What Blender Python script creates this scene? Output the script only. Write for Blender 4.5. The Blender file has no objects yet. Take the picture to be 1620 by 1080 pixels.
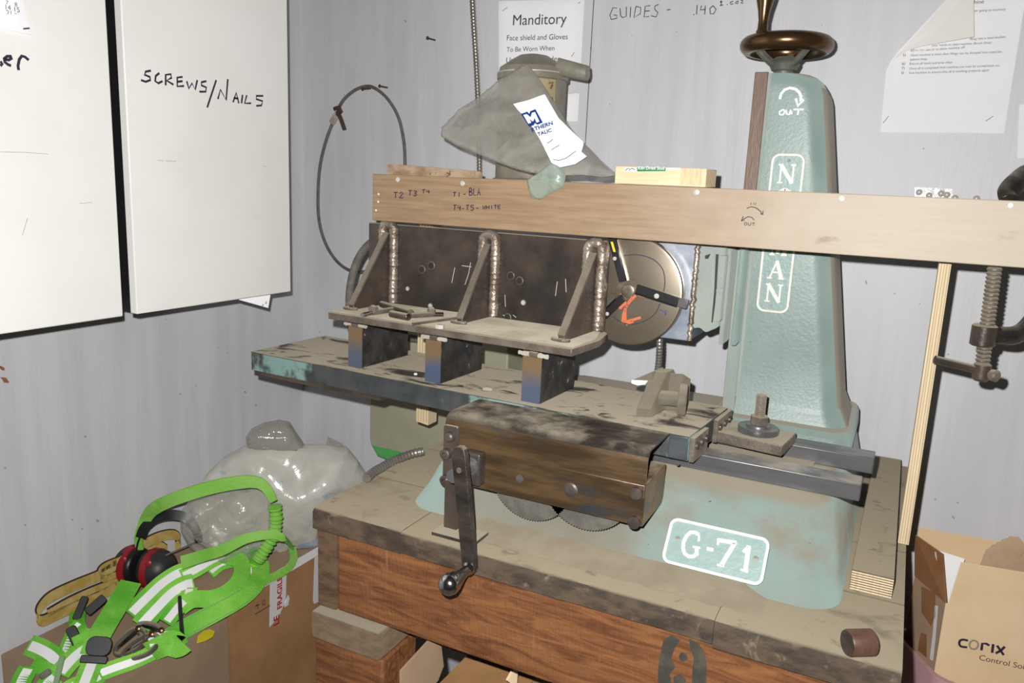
import bpy, bmesh, math, random
from mathutils import Vector, Matrix, noise
from mathutils.geometry import delaunay_2d_cdt
random.seed(7)
S = bpy.context.scene
COL = S.collection
V = Vector

# ------------------------------------------------------------------ camera
CAM = V((1.5425, -1.75, 1.437))
FPX = 1250.0                                  # focal length in pixels of a 1620 px wide frame
TILT, ROLL, YAW = map(math.radians, (11.40, 2.48, 26.28))
_f = V((-math.sin(YAW)*math.cos(TILT), math.cos(YAW)*math.cos(TILT), -math.sin(TILT)))
_r = V((math.cos(YAW), math.sin(YAW), 0)); _u = _r.cross(_f)
RGT = _r*math.cos(ROLL) + _u*math.sin(ROLL)
UPV = -_r*math.sin(ROLL) + _u*math.cos(ROLL)
cd = bpy.data.cameras.new('camera'); cam = bpy.data.objects.new('camera', cd); COL.objects.link(cam)
cd.sensor_width = 36.0; cd.lens = FPX/1620*36.0; cd.clip_start = .02
cam.matrix_world = Matrix(((RGT.x, UPV.x, -_f.x, CAM.x), (RGT.y, UPV.y, -_f.y, CAM.y), (RGT.z, UPV.z, -_f.z, CAM.z), (0, 0, 0, 1)))
S.camera = cam

# ------------------------------------------------------------------ light: the camera's flash and a dim shop
S.view_settings.view_transform = 'Standard'; S.view_settings.look = 'None'
S.view_settings.exposure = 0.0; S.view_settings.gamma = 1.0
w = bpy.data.worlds.new('dim_shop'); S.world = w; w.use_nodes = True
w.node_tree.nodes['Background'].inputs[0].default_value = (1.0, .93, .84, 1)
w.node_tree.nodes['Background'].inputs[1].default_value = 0.028
fl = bpy.data.lights.new('camera_flash', 'AREA'); fl.shape = 'DISK'; fl.size = .014; fl.energy = 28.5; fl.color = (1, .985, .97)
flo = bpy.data.objects.new('camera_flash', fl); COL.objects.link(flo)
flo.matrix_world = cam.matrix_world.copy(); flo.location = CAM - RGT*.028 + UPV*.042 + _f*.02

# ------------------------------------------------------------------ helpers
def ray(x, y): return _f + RGT*((x-810)/FPX) - UPV*((y-540)/FPX)
def P(x, y, X=None, Y=None, Z=None):
    """the point of the plane X=, Y= or Z= seen at photo position x, y"""
    d = ray(x, y)
    t = (X-CAM.x)/d.x if X is not None else (Y-CAM.y)/d.y if Y is not None else (Z-CAM.z)/d.z
    return CAM + d*t
def Pn(x, y, p, n):
    d = ray(x, y); return CAM + d*((V(p)-CAM).dot(n)/d.dot(n))
def tag(o, label=None, cat=None, group=None, kind=None):
    if label: o['label'] = label
    if cat: o['category'] = cat
    if group: o['group'] = group
    if kind: o['kind'] = kind
    return o
def thing(name, label, cat, loc=(0, 0, 0), group=None):
    o = bpy.data.objects.new(name, None); o.empty_display_size = .05; COL.objects.link(o); o.location = loc
    return tag(o, label, cat, group)
def wloc(o):
    p = V(o.location)
    while o.parent: o = o.parent; p += V(o.location)
    return p
def catmull(pts, n=8, closed=False):
    pts = [V(p) for p in pts]; out = []; N = len(pts)
    rng = range(N if closed else N-1)
    for i in rng:
        if closed: a, b, c, d = pts[(i-1) % N], pts[i], pts[(i+1) % N], pts[(i+2) % N]
        else: a, b, c, d = pts[max(i-1, 0)], pts[i], pts[i+1], pts[min(i+2, N-1)]
        for k in range(n):
            t = k/n
            out.append(.5*((2*b) + (c-a)*t + (2*a-5*b+4*c-d)*t*t + (3*b-a-3*c+d)*t**3))
    if not closed: out.append(pts[-1])
    return out

class MB:
    """collects shapes in world coordinates and links them as ONE mesh object"""
    def __init__(s): s.v = []; s.f = []
    def add(s, vs, fs):
        n = len(s.v); s.v += [V(v) for v in vs]; s.f += [tuple(n+i for i in f) for f in fs]; return s
    def hexa(s, b, t):                        # bottom and top quads (same winding, CCW from above)
        return s.add(list(b)+list(t), [(3, 2, 1, 0), (4, 5, 6, 7), (0, 1, 5, 4), (1, 2, 6, 5), (2, 3, 7, 6), (3, 0, 4, 7)])
    def box(s, a, b):
        x0, y0, z0 = (min(a[i], b[i]) for i in range(3)); x1, y1, z1 = (max(a[i], b[i]) for i in range(3))
        q = [(x0, y0), (x1, y0), (x1, y1), (x0, y1)]
        return s.hexa([(*p, z0) for p in q], [(*p, z1) for p in q])
    def obox(s, c, ax, ay, az):               # centre and three half-axis vectors
        c, ax, ay, az = V(c), V(ax), V(ay), V(az)
        if ax.cross(ay).dot(az) < 0: ax = -ax
        q = [-ax-ay, ax-ay, ax+ay, -ax+ay]
        return s.hexa([c+p-az for p in q], [c+p+az for p in q])
    def prism(s, poly, d):                    # planar polygon swept by vector d
        poly = [V(p) for p in poly]; d = V(d); n = len(poly)
        nrm = V((0, 0, 0))
        for i in range(n): nrm += (poly[i]-poly[0]).cross(poly[(i+1) % n]-poly[0])
        if nrm.dot(d) < 0: poly.reverse()
        return s.add(poly+[p+d for p in poly], [tuple(range(n-1, -1, -1)), tuple(range(n, 2*n))] + [(i, (i+1) % n, n+(i+1) % n, n+i) for i in range(n)])
    def loft(s, rings, cap=True):
        n = len(rings[0]); vs = [p for r in rings for p in r]; fs = []
        for k in range(len(rings)-1):
            for i in range(n):
                j = (i+1) % n; fs.append((k*n+i, k*n+j, (k+1)*n+j, (k+1)*n+i))
        if cap: fs += [tuple(range(n-1, -1, -1)), tuple((len(rings)-1)*n+i for i in range(n))]
        return s.add(vs, fs)
    def tube(s, pts, r, seg=10, rf=None, flat=1.0):
        pts = [V(p) for p in pts]; rings = []; N = len(pts); ref = None
        for i, p in enumerate(pts):
            t = (pts[min(i+1, N-1)]-pts[max(i-1, 0)]).normalized()
            if ref is None: ref = t.orthogonal().normalized()
            ref = (ref - t*ref.dot(t)).normalized(); b = t.cross(ref)
            rr = rf(i/(N-1)) if rf else r
            rings.append([p + (ref*math.cos(2*math.pi*k/seg) + b*math.sin(2*math.pi*k/seg)*flat)*rr for k in range(seg)])
        return s.loft(rings)
    def lathe(s, o, axis, prof, seg=24):      # prof: (distance along axis, radius)
        o = V(o); t = V(axis).normalized(); ref = t.orthogonal().normalized(); b = t.cross(ref)
        return s.loft([[o + t*h + (ref*math.cos(2*math.pi*k/seg) + b*math.sin(2*math.pi*k/seg))*max(r, 1e-5) for k in range(seg)] for h, r in prof])
    def torus(s, o, axis, R, r, seg=40, sub=12):
        o = V(o); t = V(axis).normalized(); u = t.orthogonal().normalized(); b = t.cross(u)
        vs = []; fs = []
        for i in range(seg):
            d = u*math.cos(2*math.pi*i/seg) + b*math.sin(2*math.pi*i/seg)
            for k in range(sub): vs.append(o + d*(R+r*math.cos(2*math.pi*k/sub)) + t*r*math.sin(2*math.pi*k/sub))
        for i in range(seg):
            for k in range(sub):
                fs.append((i*sub+k, ((i+1) % seg)*sub+k, ((i+1) % seg)*sub+(k+1) % sub, i*sub+(k+1) % sub))
        return s.add(vs, fs)
    def ribbon(s, pts, w, nrm, th=.0018, edge=None):   # flat band along pts; nrm = face normal, constant or one per point
        pts = [V(p) for p in pts]; N = len(pts); rings = []
        for i, p in enumerate(pts):
            t = (pts[min(i+1, N-1)]-pts[max(i-1, 0)]).normalized()
            n = V(nrm(i/(N-1)) if callable(nrm) else nrm)
            sd = t.cross(n)
            sd = sd.normalized() if sd.length > 1e-6 else t.orthogonal().normalized()
            n2 = sd.cross(t).normalized(); ww = (w(i/(N-1)) if callable(w) else w)/2
            rings.append([p-sd*ww, p+sd*ww, p+sd*ww+n2*th, p-sd*ww+n2*th])
        return s.loft(rings)
    def rrect(s, c, ux, uy, w, h, r, d, seg=5):
        return s.prism(rr_poly(c, ux, uy, w, h, r, seg), d)
    def frame(s, c, ux, uy, w, h, r, bw, d):  # rounded rectangular outline bar
        o = rr_poly(c, ux, uy, w, h, r); i = rr_poly(c, ux, uy, w-2*bw, h-2*bw, max(r-bw, 1e-4)); n = len(o); d = V(d)
        return s.add(o+i+[p+d for p in o]+[p+d for p in i],
                     [q for k in range(n) for j in [(k+1) % n] for q in ((k, j, 2*n+j, 2*n+k), (n+j, n+k, 3*n+k, 3*n+j), (2*n+k, 2*n+j, 3*n+j, 3*n+k))])
    def build(s, name, m, parent=None, bevel=0, smooth=35, seg=2, sub=0):
        off = wloc(parent) if parent else V((0, 0, 0))
        me = bpy.data.meshes.new(name); me.from_pydata([v-off for v in s.v], [], s.f)
        bm = bmesh.new(); bm.from_mesh(me); bmesh.ops.recalc_face_normals(bm, faces=bm.faces); bm.to_mesh(me); bm.free()
        me.materials.append(m)
        if smooth:
            me.polygons.foreach_set('use_smooth', [True]*len(me.polygons)); me.set_sharp_from_angle(angle=math.radians(smooth))
        o = bpy.data.objects.new(name, me); COL.objects.link(o)
        if parent: o.parent = parent
        if bevel:
            b = o.modifiers.new('bevel', 'BEVEL'); b.width = bevel; b.segments = seg; b.limit_method = 'ANGLE'; b.angle_limit = math.radians(40)
        if sub:
            b = o.modifiers.new('sub', 'SUBSURF'); b.levels = sub; b.render_levels = sub
        return o
def rr_poly(c, ux, uy, w, h, r, seg=5):
    c, ux, uy = V(c), V(ux).normalized(), V(uy).normalized(); out = []
    for sx, sy, a0 in ((1, 1, 0), (-1, 1, 90), (-1, -1, 180), (1, -1, 270)):
        for k in range(seg+1):
            a = math.radians(a0+90*k/seg)
            out.append(c + ux*(sx*(w/2-r)+r*math.cos(a)) + uy*(sy*(h/2-r)+r*math.sin(a)))
    return out
def lone(name, mb, m, label, cat, group=None, **k):        # a thing that is one mesh, its origin at its own place
    lo = V((min(v.x for v in mb.v)+max(v.x for v in mb.v), min(v.y for v in mb.v)+max(v.y for v in mb.v), 2*min(v.z for v in mb.v)))/2
    for v in mb.v: v -= lo
    o = mb.build(name, m, None, **k); o.location = lo
    return tag(o, label, cat, group)
def copy_thing(src, loc, label):
    c = src.copy(); COL.objects.link(c); c.location = loc; c['label'] = label
    for ch in src.children:
        d = ch.copy(); COL.objects.link(d); d.parent = c
        for g in ch.children:
            e = g.copy(); COL.objects.link(e); e.parent = d
    return c
def pillow(name, m, parent, outline, depth, nrm, thick, amp, fs, step, seed=0, edge=.0015, back=1.0, sag=None):
    """a crumpled bag: an outline of photo positions laid at depth(x, y) and inflated both ways along nrm"""
    from math import sqrt
    n0 = len(outline); pts = []
    for i in range(n0):
        a, b = V(outline[i]), V(outline[(i+1) % n0]); k = max(1, int((b-a).length/step))
        pts += [a.lerp(b, j/k) for j in range(k)]
    nb = len(pts); bd = list(pts)
    def inside(q):
        c = False
        for i in range(n0):
            a, b = outline[i], outline[(i+1) % n0]
            if (a[1] > q[1]) != (b[1] > q[1]) and q[0] < (b[0]-a[0])*(q[1]-a[1])/(b[1]-a[1])+a[0]: c = not c
        return c
    def dist(q): return min((V(q)-p).length for p in bd)
    xs = [p[0] for p in outline]; ys = [p[1] for p in outline]
    y = min(ys); row = 0
    while y < max(ys):
        x = min(xs) + (step/2 if row % 2 else 0)
        while x < max(xs):
            if inside((x, y)) and dist((x, y)) > step*.6: pts.append(V((x, y)))
            x += step
        y += step*.87; row += 1
    vv, _, ff, *_r2 = delaunay_2d_cdt([V((p[0], p[1])) for p in pts], [(i, (i+1) % nb) for i in range(nb)], [], 1, 1e-6)
    dm = max(dist(q) for q in vv) or 1
    front = []; bk = []; nn = V(nrm).normalized()
    for q in vv:
        base = depth(q[0], q[1]); d = dist(q); e = sqrt(max(0, 1-(1-min(1, d/dm))**2))
        c = base*fs + V((seed, seed*2, 0)); wr = noise.fractal(c, .9, 2.1, 4)*amp*min(1, d/(dm*.18)+.25)
        rid = abs(noise.noise(base*fs*.6+V((0, seed, 5))))*amp*1.2*e
        front.append(base + nn*(thick*e + wr - rid + edge)); bk.append(base - nn*(thick*e*back + edge))
    mb = MB(); N = len(vv)
    bset = set()
    cnt = {}
    for f in ff:
        for i in range(len(f)):
            k = (f[i], f[(i+1) % len(f)]); cnt[k] = 1
    side = [(a, b, N+b, N+a) for (a, b) in cnt if (b, a) not in cnt]
    mb.add(front+bk, [tuple(f) for f in ff] + [tuple(N+i for i in reversed(f)) for f in ff] + side)
    return mb.build(name, m, parent, smooth=60)

# ------------------------------------------------------------------ materials
def _n(nt, t, **k):
    n = nt.nodes.new(t)
    for a, b in k.items(): setattr(n, a, b)
    return n
def mat(name, c1, c2=None, scale=8, stretch=(1, 1, 1), rough=.6, metal=0.0, bump=0.0, bscale=60, lo=.35, hi=.65, spots=None, dust=None, detail=6, spec=.5, rvar=.15, distort=0.0, coat=0, bstretch=None, grad=None, over=None):
    """two-tone noise colour; spots = (colour, scale, threshold, stretch); dust = (colour, amount) settles on upward faces"""
    m = bpy.data.materials.new(name); m.use_nodes = True; nt = m.node_tree; L = nt.links.new
    b = nt.nodes['Principled BSDF']; b.inputs['Metallic'].default_value = metal; b.inputs['Roughness'].default_value = rough
    b.inputs['Specular IOR Level'].default_value = spec; b.inputs['Coat Weight'].default_value = coat
    if 'Diffuse Roughness' in b.inputs: b.inputs['Diffuse Roughness'].default_value = .9 if dust or rough > .7 else .2
    tc = _n(nt, 'ShaderNodeTexCoord')
    def nz(sc, st, det=detail, dis=0.0):
        mp = _n(nt, 'ShaderNodeMapping'); mp.inputs['Scale'].default_value = st; L(tc.outputs['Object'], mp.inputs['Vector'])
        q = _n(nt, 'ShaderNodeTexNoise'); q.inputs['Scale'].default_value = sc; q.inputs['Detail'].default_value = det; q.inputs['Distortion'].default_value = dis
        q.inputs['Roughness'].default_value = .62
        L(mp.outputs[0], q.inputs['Vector']); return q.outputs['Fac']
    def ramp(fac, a, z):
        r = _n(nt, 'ShaderNodeMapRange'); r.inputs['From Min'].default_value = a; r.inputs['From Max'].default_value = z; r.interpolation_type = 'SMOOTHSTEP'
        L(fac, r.inputs['Value']); return r.outputs[0]
    def mix(f, a, z):
        x = _n(nt, 'ShaderNodeMix', data_type='RGBA')
        L(f, x.inputs[0])
        for s_, v_ in ((6, a), (7, z)):
            if isinstance(v_, tuple): x.inputs[s_].default_value = (*v_, 1)
            else: L(v_, x.inputs[s_])
        return x.outputs[2]
    col = None
    if c2:
        f = nz(scale, stretch, dis=distort); fr = ramp(f, lo, hi); col = mix(fr, c1, c2)
        if rvar: 
            rr = _n(nt, 'ShaderNodeMapRange'); rr.inputs['To Min'].default_value = max(0, rough-rvar); rr.inputs['To Max'].default_value = min(1, rough+rvar)
            L(f, rr.inputs['Value']); L(rr.outputs[0], b.inputs['Roughness'])
    if grad:                                   # (axis, from, to, colour): blends to the colour along that axis
        sx = _n(nt, 'ShaderNodeSeparateXYZ'); L(tc.outputs['Object'], sx.inputs[0])
        ad = _n(nt, 'ShaderNodeMath', operation='MULTIPLY_ADD'); L(nz(grad[4] if len(grad) > 4 else 8, (1, 1, 1), 4), ad.inputs[0]); ad.inputs[1].default_value = (grad[2]-grad[1])*.9; L(sx.outputs[grad[0]], ad.inputs[2])
        col = mix(ramp(ad.outputs[0], grad[1]+(grad[2]-grad[1])*.45, grad[2]+(grad[2]-grad[1])*.45), col if col else c1, grad[3])
    for sp in ([] if not spots else spots if isinstance(spots, list) else [spots]):
        f = ramp(nz(sp[1], sp[3] if len(sp) > 3 else (1, 1, 1), 5), sp[2], sp[2]+(sp[4] if len(sp) > 4 else .06)); col = mix(f, col if col else c1, sp[0])
    if dust:
        g = _n(nt, 'ShaderNodeNewGeometry'); sx = _n(nt, 'ShaderNodeSeparateXYZ'); L(g.outputs['Normal'], sx.inputs[0])
        up = ramp(sx.outputs['Z'], dust[3] if len(dust) > 3 else .35, .95); k = ramp(nz(dust[2] if len(dust) > 2 else 9, (1, 1, 1), 7), .5-dust[1]*.35, .78-dust[1]*.35)
        mm = _n(nt, 'ShaderNodeMath', operation='MULTIPLY'); L(up, mm.inputs[0]); L(k, mm.inputs[1])
        col = mix(mm.outputs[0], col if col else c1, dust[0])
        if metal:
            iv = _n(nt, 'ShaderNodeMapRange'); iv.inputs['To Min'].default_value = metal; iv.inputs['To Max'].default_value = 0; L(mm.outputs[0], iv.inputs['Value']); L(iv.outputs[0], b.inputs['Metallic'])
    for sp in ([] if not over else over if isinstance(over, list) else [over]):
        f = ramp(nz(sp[1], sp[3] if len(sp) > 3 else (1, 1, 1), 6, .6), sp[2], sp[2]+(sp[4] if len(sp) > 4 else .06)); col = mix(f, col if col else c1, sp[0])
    if col: L(col, b.inputs['Base Color'])
    else: b.inputs['Base Color'].default_value = (*c1, 1)
    if bump:
        bp = _n(nt, 'ShaderNodeBump'); bp.inputs['Strength'].default_value = bump; bp.inputs['Distance'].default_value = .004
        L(nz(bscale, bstretch or stretch, 4), bp.inputs['Height']); L(bp.outputs[0], b.inputs['Normal'])
    return m
def film(name, col, solid=.4, rough=.12, bump=.5, bscale=40, mark=None):
    """thin plastic sheet: part see-through, part milky, shiny"""
    m = bpy.data.materials.new(name); m.use_nodes = True; nt = m.node_tree; L = nt.links.new
    for n in list(nt.nodes): nt.nodes.remove(n)
    out = _n(nt, 'ShaderNodeOutputMaterial'); tr = _n(nt, 'ShaderNodeBsdfTransparent'); tr.inputs[0].default_value = (.97, .97, .95, 1)
    pr = _n(nt, 'ShaderNodeBsdfPrincipled'); pr.inputs['Base Color'].default_value = (*col, 1); pr.inputs['Roughness'].default_value = rough; pr.inputs['Specular IOR Level'].default_value = .8
    mx = _n(nt, 'ShaderNodeMixShader'); tc = _n(nt, 'ShaderNodeTexCoord')
    q = _n(nt, 'ShaderNodeTexNoise'); q.inputs['Scale'].default_value = bscale; q.inputs['Detail'].default_value = 5; q.inputs['Distortion'].default_value = 1.2; L(tc.outputs['Object'], q.inputs['Vector'])
    r = _n(nt, 'ShaderNodeMapRange'); r.inputs['From Min'].default_value = .3; r.inputs['From Max'].default_value = .75; r.inputs['To Min'].default_value = solid-.18; r.inputs['To Max'].default_value = min(1, solid+.18)
    L(q.outputs['Fac'], r.inputs['Value']); L(r.outputs[0], mx.inputs[0])
    if mark:
        q2 = _n(nt, 'ShaderNodeTexNoise'); q2.inputs['Scale'].default_value = mark[1]; q2.inputs['Detail'].default_value = 6; L(tc.outputs['Object'], q2.inputs['Vector'])
        r2 = _n(nt, 'ShaderNodeMapRange'); r2.inputs['From Min'].default_value = mark[2]; r2.inputs['From Max'].default_value = mark[2]+.05; L(q2.outputs['Fac'], r2.inputs['Value'])
        mc_ = _n(nt, 'ShaderNodeMix', data_type='RGBA'); L(r2.outputs[0], mc_.inputs[0]); mc_.inputs[6].default_value = (*col, 1); mc_.inputs[7].default_value = (*mark[0], 1); L(mc_.outputs[2], pr.inputs['Base Color'])
    bp = _n(nt, 'ShaderNodeBump'); bp.inputs['Strength'].default_value = bump; bp.inputs['Distance'].default_value = .006; L(q.outputs['Fac'], bp.inputs['Height']); L(bp.outputs[0], pr.inputs['Normal'])
    L(tr.outputs[0], mx.inputs[1]); L(pr.outputs[0], mx.inputs[2]); L(mx.outputs[0], out.inputs[0])
    return m
DUST = (.235, .205, .155)
M = {}
M['wall'] = mat('painted_plywood', (.61, .61, .635), (.67, .67, .685), 3, (6, 6, .5), .5, bump=.16, bscale=18, bstretch=(9, 9, .35), spots=[((.42, .41, .40), 42, .725, (1, 1, .5)), ((.58, .56, .53), 3.5, .62, (1, 1, .6), .2)])
M['floor'] = mat('concrete', (.16, .15, .14), (.22, .21, .19), 5, rough=.85)
M['melamine'] = mat('white_melamine', (.80, .79, .755), (.83, .82, .79), 5, rough=.35, spots=[((.62, .58, .52), 9, .74, (1, 1, 1), .1)])
M['black'] = mat('black_plastic', (.012, .012, .013), rough=.38)
M['marker'] = mat('marker_ink', (.035, .02, .045), rough=.6)
M['ink'] = mat('printed_ink', (.06, .06, .07), rough=.7)
M['paper'] = mat('white_paper', (.86, .86, .875), (.89, .89, .90), 6, rough=.8)
M['paperback'] = mat('paper_back', (.80, .78, .74), (.84, .82, .79), 6, rough=.8)
M['beam'] = mat('planed_hemlock', (.255, .165, .092), (.33, .22, .13), 9, (1, 10, 14), .6, bump=.15, bscale=60, bstretch=(.6, 8, 14), grad=('X', -.25, .42, (.46, .395, .31), 5), spots=[((.20, .125, .07), 7, .66, (1, 2, 2), .16), ((.46, .33, .21), 11, .70, (.7, 9, 14), .1)])  # grad pales the right end: the nearer flash painted into the wood colour
M['pine'] = mat('pale_pine', (.66, .50, .30), (.75, .60, .40), 7, (2, 12, 26), .6, bump=.1)
M['plyedge'] = mat('plywood_layers', (.58, .46, .29), (.70, .58, .38), 5, (60, 60, 1), .7)
M['plydark'] = mat('ply_glue_line', (.36, .26, .15), rough=.8)
M['tanblock'] = mat('tan_dusty_block', (.115, .078, .046), (.16, .112, .068), 9, (3, 3, 8), .75, bump=.3, dust=((.22, .19, .14), .8, 9, .6))
M['boltsteel'] = mat('dull_bolt_steel', (.06, .048, .042), (.10, .083, .072), 30, rough=.4, metal=.4, bump=.2, bscale=150)
M['gear'] = mat('dusty_gear', (.085, .078, .064), (.12, .112, .095), 40, rough=.6, bump=.2, bscale=150)
M['fir'] = mat('rough_sawn_fir', (.105, .035, .012), (.24, .098, .033), 6, (1.2, 6, 9), .62, bump=.7, bscale=60, bstretch=(4.5, 3, .7), distort=1.6, lo=.3, hi=.7, over=[((.34, .22, .12), 5, .68, (9, 1, .35), .12)], spots=[((.06, .026, .012), 5, .60, (1, 4, 6), .2), ((.34, .19, .095), 9, .68, (3, 6, 1.2), .1), ((.30, .12, .04), 3, .60, (1, 3, 5), .2)])
M['oldwood'] = mat('dusty_old_wood', (.034, .023, .015), (.085, .058, .036), 9, (2.5, 6, 6), .8, bump=.35, bscale=60, dust=((.225, .19, .128), 1.1, 5, .62), spots=[((.02, .016, .012), 9, .60, (1, 2, 2), .12), ((.17, .12, .07), 11, .66, (1, 2, 3), .1)], over=[((.06, .047, .036), 5, .60, (1, 1.6, 1), .2), ((.33, .30, .24), 45, .72, (1, 1, 1), .06), ((.15, .125, .085), 26, .60, (1, 1, 1), .1)])
M['greywood'] = mat('grey_wood_block', (.06, .032, .016), (.11, .066, .035), 9, (3, 3, 8), .75, bump=.35, dust=((.21, .18, .13), .7, 9, .6), spots=[((.06, .04, .025), 8, .62, (1, 1, 2), .12)])
M['teal'] = mat('teal_machine_enamel', (.22, .295, .27), (.265, .345, .318), 5, rough=.42, bump=.14, bscale=170, spots=[((.235, .205, .15), 5, .585, (1, 1, 1), .16), ((.09, .105, .10), 60, .71, (1, 1, 2.5), .04)], dust=((.25, .22, .165), 1.0, 6, .70))
M['tealbase'] = mat('grimy_teal_base', (.20, .185, .145), (.225, .235, .20), 5, rough=.5, bump=.16, bscale=150, grad=('X', -.005, .05, (.22, .292, .268), 6), spots=[((.225, .19, .135), 5, .50, (1, 1, 1.6), .26), ((.30, .20, .12), 6, .63, (.5, 1, 3), .16), ((.07, .08, .075), 50, .69, (1, 1, 2.5), .05), ((.12, .13, .12), 7, .66, (2.5, 1, .5), .1)], dust=((.24, .21, .155), 1.1, 6, .68))
M['hubpaint'] = mat('worn_green_hub', (.085, .095, .07), (.16, .165, .13), 22, rough=.5, metal=.2, bump=.3)
M['tealface'] = mat('teal_plate_enamel', (.235, .335, .315), (.27, .37, .35), 14, rough=.42, bump=.2, bscale=120)
M['castwhite'] = mat('white_raised_lettering', (.80, .77, .72), (.70, .66, .60), 40, rough=.5, bump=.3, bscale=120)
M['whitepaint'] = mat('white_paint_pen', (.85, .86, .85), rough=.6)
M['greygreen'] = mat('dusty_grey_green_casting', (.36, .385, .345), (.28, .33, .305), 9, (1, 1, .5), .6, bump=.3, bscale=80, dust=(DUST, .9))
M['rustway'] = mat('rusty_dovetail_way', (.25, .315, .29), (.36, .345, .29), 6, (3, 3, .7), .5, bump=.2, grad=('Z', .49, .54, (.15, .09, .058), 14), spots=[((.24, .165, .11), 9, .60, (2, 2, .6), .1)])
M['steel'] = mat('ground_steel', (.20, .20, .205), (.145, .14, .14), 12, (1, 6, 6), .36, metal=.65, dust=((.26, .23, .18), .25))
M['bright'] = mat('bright_turned_steel', (.36, .31, .235), (.25, .205, .15), 7, (1, 1, 1), .30, metal=.75, spots=[((.20, .115, .06), 8, .60, (1, 1, 1), .15), ((.42, .42, .42), 6, .66, (1, 1, 1), .15)])
M['chrome'] = mat('polished_steel', (.55, .53, .52), rough=.16, metal=1.0)
M['blueband'] = mat('heat_blued_steel', (.28, .33, .45), (.50, .53, .58), 9, (1, 1, 1), .33, metal=.55, spots=[((.70, .70, .72), 8, .60, (1, 1, 1), .12)])
M['black_iron'] = mat('mill_scale_iron', (.040, .034, .030), (.095, .070, .052), 9, (1, 1, 1), .40, metal=.35, bump=.25, bscale=60, dust=((.26, .23, .17), 1.05, 10), spots=[((.15, .085, .048), 7, .60, (1, 1, 1), .16), ((.075, .08, .082), 5, .62, (1, 1, 1), .14)])
M['iron_edge'] = mat('worn_iron_edge', (.11, .085, .068), (.18, .15, .12), 25, rough=.5, metal=.35, bump=.4, bscale=120, dust=((.25, .22, .165), .9))
M['weld'] = mat('weld_bead', (.42, .36, .30), (.20, .15, .115), 40, rough=.32, metal=.55, bump=.6, bscale=130)
M['brownsteel'] = mat('oiled_brown_steel', (.052, .033, .017), (.12, .072, .034), 6, (1, 5, 7), .34, metal=.3, bump=.12, spots=[((.036, .045, .054), 6, .57, (1, 3, 3), .15), ((.19, .11, .05), 8, .68, (1, 4, 4), .1)], dust=((.20, .17, .125), .4, 13))
M['blacksteel'] = mat('black_rolled_steel', (.020, .017, .015), (.055, .044, .036), 10, (1, 3, 3), .36, metal=.3, bump=.3, bscale=80, dust=((.19, .165, .125), .3, 14))
M['tabletop'] = mat('dusty_machine_table', (.05, .045, .04), (.12, .10, .08), 9, (2, 5, 1), .55, metal=.1, bump=.2, dust=((.27, .235, .175), 1.2, 6), over=[((.035, .030, .026), 7, .53, (1.1, 2.6, 1), .12), ((.05, .042, .035), 16, .60, (1, 1.4, 1), .08)])
M['tableside'] = mat('chipped_table_paint', (.034, .039, .042), (.06, .065, .065), 10, (2, 2, 2), .45, spots=[((.20, .32, .29), 5.5, .54, (1, 1, .8), .06), ((.02, .07, .10), 4, .66, (1, 1, .4), .05)])
M['blueblock'] = mat('blued_brown_block', (.07, .10, .185), (.10, .12, .16), 11, (1, 1, .6), .42, metal=.25, bump=.15, grad=('Z', .022, .060, (.205, .135, .07), 26))
M['darkblock'] = mat('black_block_side', (.025, .024, .023), (.06, .055, .05), 30, rough=.45, metal=.2, bump=.4, bscale=160, spots=[((.30, .29, .27), 60, .66, (1, 1, 1), .05)])
M['putty'] = mat('grey_shim_strip', (.42, .39, .33), (.33, .30, .25), 30, rough=.8)
M['brass'] = mat('aged_bronze', (.165, .10, .048), (.12, .07, .036), 9, rough=.27, metal=.85)
M['tankbeige'] = mat('beige_scuffed_panel', (.33, .32, .215), (.39, .37, .27), 6, rough=.5, spots=[((.13, .30, .12), 5.5, .66, (1, 1, .6), .08)])
M['greenpaint'] = mat('green_paint_patch', (.05, .40, .07), (.12, .40, .12), 14, rough=.5)
M['motor'] = mat('rusty_motor_paint', (.25, .245, .195), (.19, .165, .125), 14, rough=.5, bump=.2, spots=[((.16, .08, .04), 20, .60, (1, 1, 1), .1)])
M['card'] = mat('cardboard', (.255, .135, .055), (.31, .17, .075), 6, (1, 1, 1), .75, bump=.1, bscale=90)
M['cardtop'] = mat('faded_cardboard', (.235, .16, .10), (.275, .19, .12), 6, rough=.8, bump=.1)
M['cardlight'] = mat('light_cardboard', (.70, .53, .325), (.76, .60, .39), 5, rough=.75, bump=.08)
M['kraft'] = mat('kraft_paper', (.45, .31, .19), (.52, .37, .24), 7, rough=.75)
M['tape'] = mat('white_tape', (.72, .70, .70), rough=.4)
M['cleartape'] = mat('brown_packing_tape', (.24, .11, .045), (.30, .15, .07), 9, rough=.22)
M['red'] = mat('red_print', (.52, .015, .03), rough=.5)
M['redplastic'] = mat('red_plastic', (.30, .012, .02), rough=.4)
M['cup'] = mat('dark_grey_plastic', (.022, .022, .022), (.03, .03, .03), 20, rough=.45)
M['webgreen'] = mat('green_webbing', (.12, .54, .03), (.30, .74, .09), 7, rough=.6, bump=.7, bscale=260)
M['lanyard'] = mat('lime_lanyard_tube', (.20, .52, .05), (.30, .60, .12), 9, rough=.7, bump=.6, bscale=90)
M['reflect'] = mat('silver_reflective_tape', (1.0, 1.0, 1.0), rough=.5, spec=1.0)
M['webtrim'] = mat('grey_green_trim', (.22, .36, .17), rough=.7)
M['yellowweb'] = mat('yellow_sling_webbing', (.40, .27, .055), (.50, .38, .14), 40, rough=.75, bump=.5, bscale=240)
M['brownedge'] = mat('dark_sling_edge', (.035, .02, .012), rough=.8)
M['bagfilm'] = film('clear_poly_bag', (.43, .415, .365), .54, .10, .5, 18)
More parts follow.
